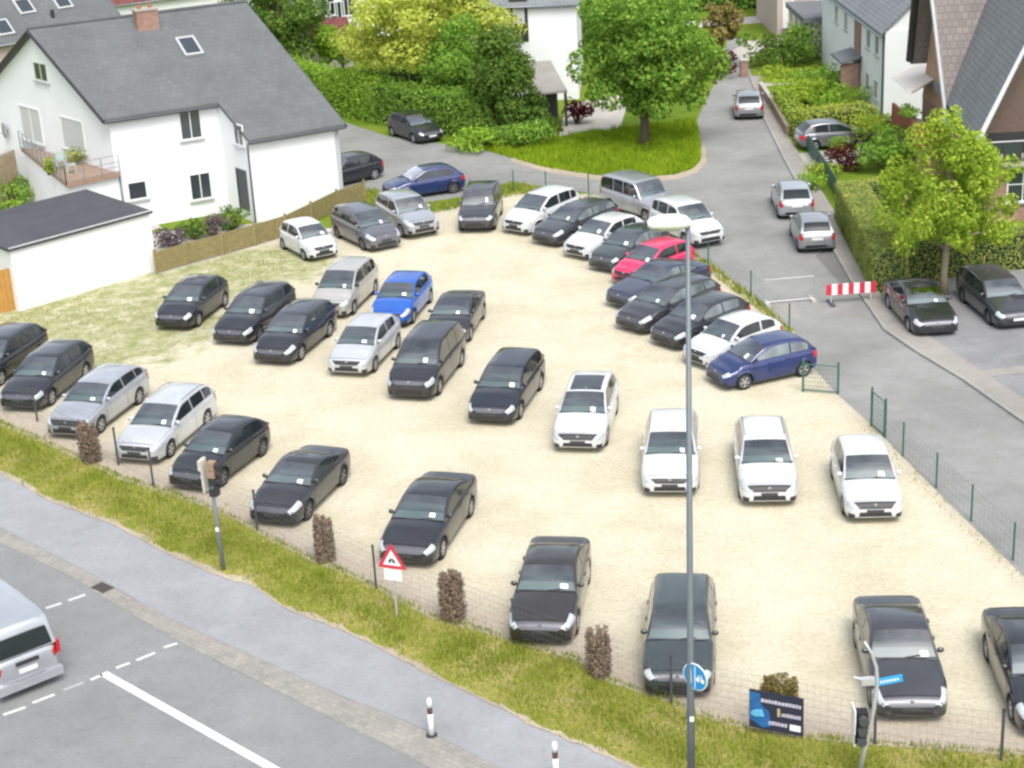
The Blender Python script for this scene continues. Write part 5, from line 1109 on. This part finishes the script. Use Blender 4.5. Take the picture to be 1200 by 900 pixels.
# curved row along the street
car_w('mpv', 'white', 'white people carrier at the upper end of the curved row', (626, 276), (676, 256), 'L', group=G1)
car_w('wagon', 'anthracite', 'dark grey estate car between two white cars in the curved row', (663, 289), (716, 269), 'L', group=G1, paleside=True)
car_w('hatch', 'white', 'white hatchback in the curved row before the street-side jeep', (699, 305), (751, 285), 'L', group=G1)
car_w('hatch', 'greengrey', 'grey-green dark hatchback left of the pink car', (731, 320), (780, 299), 'L', group=G1, paleside=True)
car_w('small', 'pink', 'bright pink-red hatchback in the curved row', (757, 337), (808, 318), 'L', group=G1)
car_w('sedan', 'slateblue', 'slate-blue saloon below the pink car', (756, 364), (818, 343), 'L', group=G1, paleside=True)
car_w('wagon', 'anthracite', 'dark grey estate car above two others and under the slate-blue saloon', (768, 391), (832, 367), 'L', group=G1, paleside=True)
car_w('hatch', 'greyblack', 'black hatchback crossed by the lamp post in the curved row', (811, 409), (868, 388), 'L', group=G1, paleside=True)
car_w('small', 'white', 'white small hatchback beside the blue one at the gate', (848, 432), (906, 412), 'L', group=G1)
car_w('small', 'navy', 'navy-blue three-door hatchback by the mesh gate', (870, 457), (943, 441), 'L', group=G1, paleside=True)
# on the streets
G2 = 'cars parked along the streets'
car_w('suv', 'white', 'white off-roader on the street behind the lamp head', (808, 292), (766, 272), 'R', group=G2, card=False)
car_w('jeep', 'silver', 'large pale silver boxy off-roader on the street above the curved row', (760, 263), (714, 249), 'R', group=G2, card=False)
car_w('hatch', 'black', 'black car driving on the upper street by the dark hedge', (485, 168), (461, 160), 'R', group=G2, card=False)
car_w('hatch', 'black', 'black car half hidden by the white house corner', (391, 222), (441, 210), 'L', group=G2, card=False)
car_w('hatch', 'navy', 'dark blue hatchback on the grass edge above the silver off-roader', (484, 234), (524, 228), 'L', group=G2)
def car_r(kind, paint, label, rpx, front_px, **k):      # seen from behind: rear bumper bottom, and a ground point ahead
    T = TYPES[kind]; a = at(rpx[0], rpx[1], .3); b_ = at(*front_px); d = b_ - a; d.z = 0; d.normalize(); c = a + d * (T['L'] - T['fo'] - T['wb'] / 2)
    return make_car(kind, paint, label, c, math.atan2(d.y, d.x), card=False, group=G2, **k)
car_r('hatch', 'silver', 'pale silver car seen from behind, upper of two at the right kerb', (934, 252), (908, 196))
car_r('small', 'midsilver', 'silver car seen from behind, lower of two at the right kerb', (958, 291), (930, 236))
car_r('hatch', 'midsilver', 'silver-grey car parked far up the street', (878, 136), (872, 100))
car_w('hatch', 'grey', 'grey hatchback side-on in the front-garden drive', (1007, 173), (955, 177), 'R', group=G2, card=False)
car_w('sedan', 'black', 'black saloon left of the lime tree trunk', (1067, 392), (1040, 361), 'R', group=G2)
car_w('wagon', 'anthracite', 'dark grey estate car right of the lime tree trunk', (1160, 382), (1128, 355), 'R', group=G2, card=False)
# white van leaving on the main road
va, vb = at(77, 784, .3), at(-3, 816, .3); dv = Vector((0, 0, 0)); ax = (va - vb).normalized(); dv = Vector((-ax.y, ax.x, 0)); T = TYPES['van']; vc_ = va - ax * (T['W'] / 2) + dv * (T['L'] - T['fo'] - T['wb'] / 2)
van = make_car('van', 'silver', 'silver-white van seen from behind on the main road', vc_, math.atan2(dv.y, dv.x), card=False, cat='van', name='delivery_van')
xl = -(T['L'] - T['fo'] - T['wb'] / 2)
q = MB(); q.grid([[Vector((xl - .004 + dx, y * .74 * (1 - .06 * k), z)) for y in np.linspace(-1, 1, 7)] for k, (dx, z) in enumerate(((.015, 1.20), (.045, 1.45), (.10, 1.70)))])
q.build('rear_window', MT['rearglass'], van, fix=False)
for s_ in (1, -1): q = MB(); q.box((xl + .075, s_ * .885, 1.02), (.13, .10, .34)); q.build('tail_light', MT['tail'], van)
q = MB(); q.box((xl - .02, 0, .95), (.05, .62, .09)); q.build('handle_trim', MT['dark'], van)
q = MB(); q.box((xl + .02, 0, .36), (.18, 1.78, .22)); q.build('rear_bumper', PAINT['silver'], van)

# ------------------------------------------------------------------ fences and street furniture
fr = [(-60, 475), (44, 494), (139, 545), (180, 570), (302, 622), (441, 690), (603, 756), (787, 826), (1025, 872), (1173, 892), (1300, 905)]
frp = [at(*p) for p in fr]
wf = empty('wire_fence', tuple(frp[5]), label='thin wire fence with dark posts along the front of the lot', cat='fence')
for p in frp:
    q = MB(); q.box((p.x, p.y, .66), (.06, .06, 1.38)); under(q.build('post', MT['darkgrey']), wf); q = MB(); q.box((p.x, p.y, 1.36), (.075, .075, .03)); under(q.build('post_cap', MT['dark']), wf)
for k in range(7):
    q = MB(); q.tube([Vector((p.x, p.y, .12 + k * .19)) for p in frp], .0026, 4); under(q.build('wire', MT['wire']), wf)
q = MB()
for a, b_ in zip(frp[:-1], frp[1:]):
    k = int((b_ - a).length / .16)
    for i in range(k):
        p = a.lerp(b_, i / k); q.tube([(p.x, p.y, .1), (p.x, p.y, 1.28)], .0016, 3, cap=False)
tag(under(q.build('mesh', MT['wire'], fix=False), wf), kind='stuff')

def mesh_fence(pxs, h, label, name='mesh_fence', step=.25, rows=5, wr_=.002):
    ps = [at(*p) for p in pxs]; root = empty(name, tuple(ps[0]), label=label, cat='fence')
    for p in ps: q = MB(); q.tube([(p.x, p.y, -.05), (p.x, p.y, h + .05)], .032, 8); under(q.build('post', MT['green']), root)
    for k in range(rows): q = MB(); q.tube([Vector((p.x, p.y, .06 + (h - .1) * k / (rows - 1))) for p in ps], .003, 4); under(q.build('wire', MT['green']), root)
    q = MB()
    for a, b_ in zip(ps[:-1], ps[1:]):
        k = int((b_ - a).length / step)
        for i in range(k): p = a.lerp(b_, i / k); q.tube([(p.x, p.y, .06), (p.x, p.y, h - .04)], wr_, 3, cap=False)
    tag(under(q.build('mesh', MT['green'], fix=False), root), kind='stuff'); return root
mesh_fence([(1036, 511), (1058, 535), (1097, 572), (1138, 611), (1187, 657), (1240, 706)], 1.15, 'green mesh fence along the right side of the lot')
mesh_fence([(552, 236), (602, 224), (640, 226), (690, 230), (740, 244), (790, 280), (830, 312), (880, 348), (925, 388)], 1.1, 'thin mesh fence along the street behind the curved row', step=.25)
def mesh_gate(p0, p1, h, label):
    a, b_ = at(*p0), at(*p1); root = empty('mesh_gate', tuple((a + b_) / 2), label=label, cat='gate'); q = MB()
    q.tube([Vector((a.x, a.y, .08)), Vector((a.x, a.y, h)), Vector((b_.x, b_.y, h)), Vector((b_.x, b_.y, .08)), Vector((a.x, a.y, .08))], .028, 6); under(q.build('frame', MT['green']), root)
    q = MB(); k = int((b_ - a).length / .1)
    for i in range(1, k): p = a.lerp(b_, i / k); q.tube([(p.x, p.y, .1), (p.x, p.y, h)], .005, 4, cap=False)
    for i in range(1, 6): z = .08 + (h - .08) * i / 6; q.tube([(a.x, a.y, z), (b_.x, b_.y, z)], .005, 4, cap=False)
    under(q.build('mesh', MT['green'], fix=False), root)
    for p in (a, b_): q = MB(); q.tube([(p.x, p.y, -.05), (p.x, p.y, h + .15)], .04, 8); under(q.build('post', MT['green']), root)
mesh_gate((941, 459), (982, 462), 1.05, 'left leaf of the green mesh gate behind the blue hatchback')
mesh_gate((1021, 499), (1037, 513), 1.25, 'right leaf of the green mesh gate at the lot entrance')
# green fence by the right gardens
ps = [at(*p) for p in ((906, 128), (925, 160), (944, 192), (958, 214), (972, 240))]
bf_ = empty('garden_fence', tuple(ps[1]), label='low dark blue-green fence beside the right-hand pavement', cat='fence')
for a, b_ in zip(ps[:-1], ps[1:]):
    d = b_ - a; k = max(2, int(d.length / .35)); an = math.atan2(d.y, d.x)
    for i in range(k): p = a.lerp(b_, (i + .5) / k); q = MB(); q.box((p.x + .5, p.y, .5), (d.length / k * .85, .03, .95), an); under(q.build('slat', MT['green']), bf_)
# low brick wall further up
ps = [at(*p) for p in ((889, 108), (905, 132), (921, 160))]
bw_ = empty('brick_garden_wall', tuple(ps[1]), label='low red brick garden wall beside the far pavement', cat='wall')
q = MB()
for a, b_ in zip(ps[:-1], ps[1:]): wall_quad(q, a, b_, .6, .6, .2)
uv_planar(under(q.build('brickwork', MT['brick']), bw_))
q = MB()
for a, b_ in zip(ps[:-1], ps[1:]): wall_quad(q, a, b_, .66, .66, .26, .602)
under(q.build('coping', MT['concrete']), bw_)
q = MB(); p = at(872, 90); bpier = empty('brick_pier', tuple(p), label='short brick gate pier at the far end of the street', cat='pier'); MBp = MB(); MBp.box((0, 0, .55), (.5, .5, 1.1)); uv_planar(MBp.build('brickwork', MT['brick'], bpier)); MB().box((0, 0, 1.14), (.6, .6, .08)).build('cap', MT['concrete'], bpier)

# street lamp
lb = at(810, 930); lt = on_plane(806, 264, (lb.x, lb.y, 0), (0, 1, 0)); LH = lt.z
lamp = empty('street_lamp', (lb.x, lb.y, 0), label='tall grey street lamp post rising through the middle of the lot view', cat='street lamp')
topx = lt.x - lb.x
q = MB(); q.tube([(0, 0, -.1), (topx * .25, 0, LH * .25), (topx * .25 + .0, 0, LH * .25 + .02), (topx, 0, LH)], [.09, .085, .075, .05], 12); q.build('pole', MT['polegrey'], lamp, smooth=True)
q = MB(); q.lathe([(.115, 0), (.115, .5), (.095, .56)], (0, 0, -.02), 'Z', 12); q.build('base_sleeve', MT['polegrey'], lamp, smooth=True)
q = MB(); q.box((0.0 + topx * .06, -.115, .9), (.1, .012, .35)); q.build('service_door', MT['darkgrey'], lamp)
hd = MB(); prof = []
for i, (x, wv, h0, h1) in enumerate([(.08, .06, -.03, .05), (-.02, .17, -.08, .16), (-.2, .25, -.10, .21), (-.5, .27, -.09, .21), (-.72, .22, -.06, .16), (-.80, .12, -.01, .09)]):
    prof.append([Vector((topx + x, wv * math.cos(t), LH + (h0 + h1) / 2 + (h1 - h0) / 2 * math.sin(t) + .03)) for t in np.linspace(0, 2 * math.pi, 13)])
hd.grid(prof); hd.build('lamp_head', MT['lampwhite'], lamp, smooth=True)
q = MB(); q.box((topx - .42, 0, LH - .055), (.5, .22, .03)); q.build('lens', MT['lightgrey'], lamp)
q = MB(); q.box((topx - .85, 0, LH + .03), (.1, .12, .14)); q.build('end_cap', MT['darkgrey'], lamp)
for z in (2.0,): q = MB(); q.box((.03, -.092, z), (.09, .01, .12)); q.build('sticker', MT['signwhite'], lamp)
# round blue path sign on the lamp post
sp_ = on_plane(815, 793, (lb.x, lb.y - .14, 0), (0, 1, 0)); sg = empty('path_sign', (sp_.x, sp_.y, sp_.z), math.radians(-44), label='round blue foot and cycle path sign on the lamp post', cat='road sign')
q = MB(); q.lathe([(.33, .0), (.33, -.012), (.32, -.016)], (0, 0, 0), 'Y', 28); q.build('border', MT['signwhite'], sg)
q = MB(); q.lathe([(.305, -.0165), (.305, -.0205)], (0, 0, 0), 'Y', 28); q.build('disc', MT['signblue'], sg)
q = MB(); q.box((0, -.022, 0), (.022, .003, .54)); q.build('divider', MT['signwhite'], sg)
q = MB(); q.lathe([(.032, -.0215), (.032, -.024)], (-.13, 0, .17), 'Y', 10); q.box((-.13, -.0225, .05), (.07, .003, .16)); q.box((-.15, -.0225, -.1), (.028, .003, .16)); q.box((-.105, -.0225, -.1), (.028, .003, .16)); q.build('pedestrian_symbol', MT['signwhite'], sg)
q = MB()
for dx in (.075, .205):
    q.lathe([(.055, -.0215), (.055, -.0235)], (dx, 0, -.04), 'Y', 12)
q.box((.14, -.0225, .02), (.12, .003, .02)); q.box((.18, -.0225, .05), (.02, .003, .1)); q.box((.10, -.0225, .06), (.06, .003, .02)); q.build('bicycle_symbol', MT['signwhite'], sg)
q = MB(); q.box((-.05, .05, .1), (.04, .12, .03)); q.box((-.05, .05, -.1), (.04, .12, .03)); q.build('clamp', MT['steel'], sg)

# triangular warning sign
tb = at(465, 724); tt_ = on_plane(463, 656, (tb.x, tb.y, 0), (0, 1, 0)); ws = empty('warning_sign', (tb.x, tb.y, 0), math.radians(-22), label='red-bordered triangular warning sign with white plate below on the verge', cat='road sign')
q = MB(); q.tube([(0, .03, -.1), (0, .03, tt_.z + .3)], .03, 8); q.build('post', MT['lightgrey'], ws)
def tri(r, y0, y1, zc_): 
    pts = [Vector((r * math.cos(a), 0, zc_ + r * math.sin(a))) for a in (math.pi / 2, math.pi / 2 + 2.0944, math.pi / 2 + 4.18879)]
    m_ = MB(); m_.slab([p + Vector((0, y0, 0)) for p in pts], Vector((0, y1 - y0, 0))); return m_
zc_ = tt_.z; tri(.50, 0, -.012, zc_).build('border', MT['signred'], ws); tri(.31, -.0135, -.018, zc_).build('panel', MT['signwhite'], ws)
q = MB(); q.lathe([(.045, -.019), (.045, -.022)], (-.06, 0, -.04 + zc_), 'Y', 10); q.lathe([(.045, -.019), (.045, -.022)], (.06, 0, -.04 + zc_), 'Y', 10); q.box((0, -.0205, .02 + zc_), (.13, .003, .05)); q.build('symbol', MT['black'], ws)
q = MB(); q.box((.0, -.006, zc_ - .45), (.52, .012, .32)); q.build('lower_plate', MT['signwhite'], ws)

# left traffic light seen from the side
tl = at(262, 668); tz = on_plane(246, 537, (tl.x, tl.y, 0), (0, 1, 0)).z
sgl = empty('traffic_light', (tl.x, tl.y, 0), math.radians(-18), label='slim traffic light seen from behind on the verge before the black hatchback', cat='traffic light')
q = MB(); q.tube([(0, 0, -.1), (-.03, 0, tz * .5), (-.05, 0, tz - .15)], [.07, .06, .055], 10); q.build('pole', MT['steel'], sgl, smooth=True)
q = MB(); q.box((-.24, 0, tz - .58), (.06, .28, .95)); q.box((-.27, .0, tz - .2), (.10, .36, .30)); q.build('backboard', plain('cream_board', (.50, .48, .41), .6, vary=.12), sgl)
for k in range(3):
    h_ = MB(); h_.box((.03, 0, tz - .22 - k * .25), (.22, .23, .23)); hb = h_.build('signal_box', MT['deck'] if k < 2 else MT['dark'], sgl)
    v_ = MB(); v_.lathe([(.09, 0), (.10, .13)], (.13, 0, tz - .22 - k * .25), 'X', 12); v_.build('visor', MT['dark'], hb)
q = MB(); q.box((.03, 0, tz - 1.05), (.24, .24, .22)); q.build('pedestrian_signal', MT['dark'], sgl)
q = MB(); q.box((-.03, 0, tz - 1.0), (.32, .05, .05)); q.build('bracket', MT['lightgrey'], sgl)
q = MB(); q.box((0, -.075, 1.35), (.1, .02, .12)); q.build('push_button', MT['signwhite'], sgl)

# right traffic light with curved mast and street name sign
rb = at(1006, 912); pl = (rb.x, rb.y, 0); mast = [on_plane(x, y, pl, (0, 1, 0)) for x, y in ((1006, 912), (1015, 870), (1024, 830), (1028, 800), (1027, 782), (1021, 765), (1013, 752))]
rl_ = empty('traffic_light', tuple(rb), label='grey traffic light with leaning curved mast and street name sign at lower right', cat='traffic light')
q = MB(); q.tube(mast, [.06, .055, .05, .045, .04, .035, .03], 10); under(q.build('mast', MT['lightgrey'], smooth=True), rl_)
hc = on_plane(1007, 850, pl, (0, 1, 0))
for k in range(3):
    z = hc.z + .28 - k * .26; q = MB(); q.box((hc.x + .03 - .015 * k, hc.y - .05, z), (.27, .26, .25)); hb = under(q.build('signal_box', MT['black']), rl_)
    v_ = MB(); v_.lathe([(.10, 0), (.11, -.17)], (hc.x + .03 - .015 * k, hc.y - .18, z), 'Y', 12); v_.build('visor', MT['darkgrey'], hb)
q = MB(); q.box((hc.x - .13, hc.y + .02, hc.z + .02), (.03, .40, .92)); under(q.build('backboard_edge', MT['signwhite']), rl_)
c1_ = on_plane(1018, 798, pl, (0, 1, 0)); q = MB(); q.box((c1_.x - .02, c1_.y, c1_.z), (.30, .14, .16)); q.tube([c1_ + Vector((-.35, 0, .12)), c1_ + Vector((.1, 0, -.05))], .035, 6); under(q.build('bracket', MT['lightgrey']), rl_)
s1_ = on_plane(1043, 797, pl, (0, 1, 0)); Rs = Matrix.Rotation(math.radians(-9), 3, 'Y')
q = MB(); q.box(s1_, (.56, .03, .17), mat=Rs); sn = under(q.build('street_name_sign', plain('bright_sign_blue', (.03, .33, .75), .35, vary=.05)), rl_)
for k in range(7): q = MB(); q.box(s1_ + Rs @ Vector((-.20 + k * .062, -.018, 0)), (.036, .003, .06), mat=Rs); q.build('lettering', MT['signwhite'], sn)
q = MB(); q.tube([s1_ - Rs @ Vector((.3, 0, 0)), on_plane(1027, 800, pl, (0, 1, 0))], .02, 6); under(q.build('sign_arm', MT['lightgrey']), rl_)

# banner on the fence
bc = [at(878, 860), at(942, 868)]; fcx = (bc[0] + bc[1]) / 2
ub = (bc[1] - bc[0]).normalized(); tl_ = on_plane(878, 807, bc[0] - Vector((0, .08, 0)), (ub.y, -ub.x, 0)); bl_ = on_plane(878, 851, bc[0] - Vector((0, .08, 0)), (ub.y, -ub.x, 0)); tr_ = on_plane(942, 819, bc[0] - Vector((0, .08, 0)), (ub.y, -ub.x, 0))
bn = empty('banner', tuple(fcx), label='dark blue advertising banner with pale print hung on the front fence', cat='banner')
wv = (tr_ - tl_); hv = (tl_ - bl_); bo = Vector((ub.y, -ub.x, 0))
def bpiece(nm, u0, u1, v0, v1, m_, off, th=.006):
    o_ = bl_ + bo * off; pts = [o_ + wv * u0 + hv * v0, o_ + wv * u1 + hv * v0, o_ + wv * u1 + hv * v1, o_ + wv * u0 + hv * v1]; q_ = MB(); q_.slab(pts, -bo * th); return under(q_.build(nm, m_), bn)
bpiece('sheet', 0, 1, 0, 1, MT['navy'], 0, .012)
o_ = bl_ + bo * .004; q = MB(); q.slab([o_ + wv * a + hv * b_ for a, b_ in ((.01, .22), (.26, .04), (.42, .12), (.36, .5), (.22, .62), (.2, .92), (.01, .95))], -bo * .003); under(q.build('blue_graphic', MT['bannerblue']), bn)
q = MB(); o_ = bl_ + bo * .008; q.slab([o_ + wv * a + hv * b_ for a, b_ in ((.02, .36), (.1, .3), (.28, .34), (.24, .52), (.14, .5), (.05, .44))], -bo * .003); under(q.build('pale_graphic', plain('banner_sky_blue', (.12, .42, .70), .5, vary=.3, scale=12)), bn)
for u0, u1, v in ((.22, .97, .76), (.60, .97, .47), (.36, .70, .20)):
    x = u0
    while x < u1 - .02:
        l_ = random.uniform(.035, .06); bpiece('lettering', x, min(x + l_, u1), v - .045, v + .045 + random.uniform(-.01, .012), MT['bannerlight'], .008, .003); x += l_ + .012
bpiece('white_panel', .75, .95, .10, .26, MT['signwhite'], .008, .003)
bpiece('emblem', .52, .57, .40, .62, plain('banner_gold', (.45, .4, .2), .5, vary=.1), .008, .003)

# delineator posts beside the path
def delineator(px, py, label):
    b0 = at(px, py); root = empty('delineator_post', tuple(b0), random.uniform(-.4, .4), label=label, cat='bollard', group='marker posts beside the path')
    q = MB(); q.lathe([(.075, -.02), (.07, .45), (.066, .62)], n=12); q.build('lower_post', MT['signwhite'], root, smooth=True)
    q = MB(); q.lathe([(.067, .621), (.066, .80)], n=12); q.build('dark_band', plain('reflector_band', (.10, .05, .04), .4, vary=.2), root)
    q = MB(); q.lathe([(.066, .801), (.064, .95), (.05, 1.02), (.02, 1.05)], n=12); q.build('cap', MT['signwhite'], root, smooth=True)
    q = MB(); q.lathe([(.15, -.01), (.14, .03), (.08, .05)], n=12); q.build('foot', MT['dark'], root)
delineator(506, 862, 'white marker post with dark band standing on the path edge'); delineator(652, 915, 'white marker post cut off by the bottom picture edge')

# barriers across the side street
a, b_ = at(968, 357), at(1026, 353); d = (b_ - a); L = d.length; an = math.atan2(d.y, d.x)
br_ = empty('barrier_board', tuple((a + b_) / 2), an, label='red and white striped barrier board across the side street', cat='barrier')
for i in range(9): q = MB(); q.box((-L / 2 + L * (i + .5) / 9, 0, .62), (L / 9 - .002, .03, .45)); q.build('stripe_panel', MT['signred'] if i % 2 == 0 else MT['signwhite'], br_)
for s_ in (-1, 1): q = MB(); q.box((s_ * L * .4, .03, .4), (.05, .04, .8)); q.build('leg', MT['lightgrey'], br_); q = MB(); q.box((s_ * L * .4, 0, .04), (.18, .8, .08)); q.build('foot', MT['darkgrey'], br_)
a, b_ = at(897, 357), at(953, 352); d = (b_ - a); L = d.length; an = math.atan2(d.y, d.x)
mf = empty('site_fence', tuple((a + b_) / 2), an, label='pale grey mesh site fence panel beside the striped barrier', cat='barrier')
q = MB(); q.tube([(-L / 2, 0, .1), (-L / 2, 0, 1.05), (L / 2, 0, 1.05), (L / 2, 0, .1), (-L / 2, 0, .1)], .025, 6); q.build('frame', MT['lightgrey'], mf)
for i in range(1, 24): q = MB(); q.tube([(-L / 2 + L * i / 24, 0, .1), (-L / 2 + L * i / 24, 0, 1.05)], .008, 4); q.build('bar', MT['lightgrey'], mf)
for s_ in (-1, 1): q = MB(); q.box((s_ * L * .48, 0, .05), (.2, .7, .1)); q.build('foot', MT['concrete'], mf)
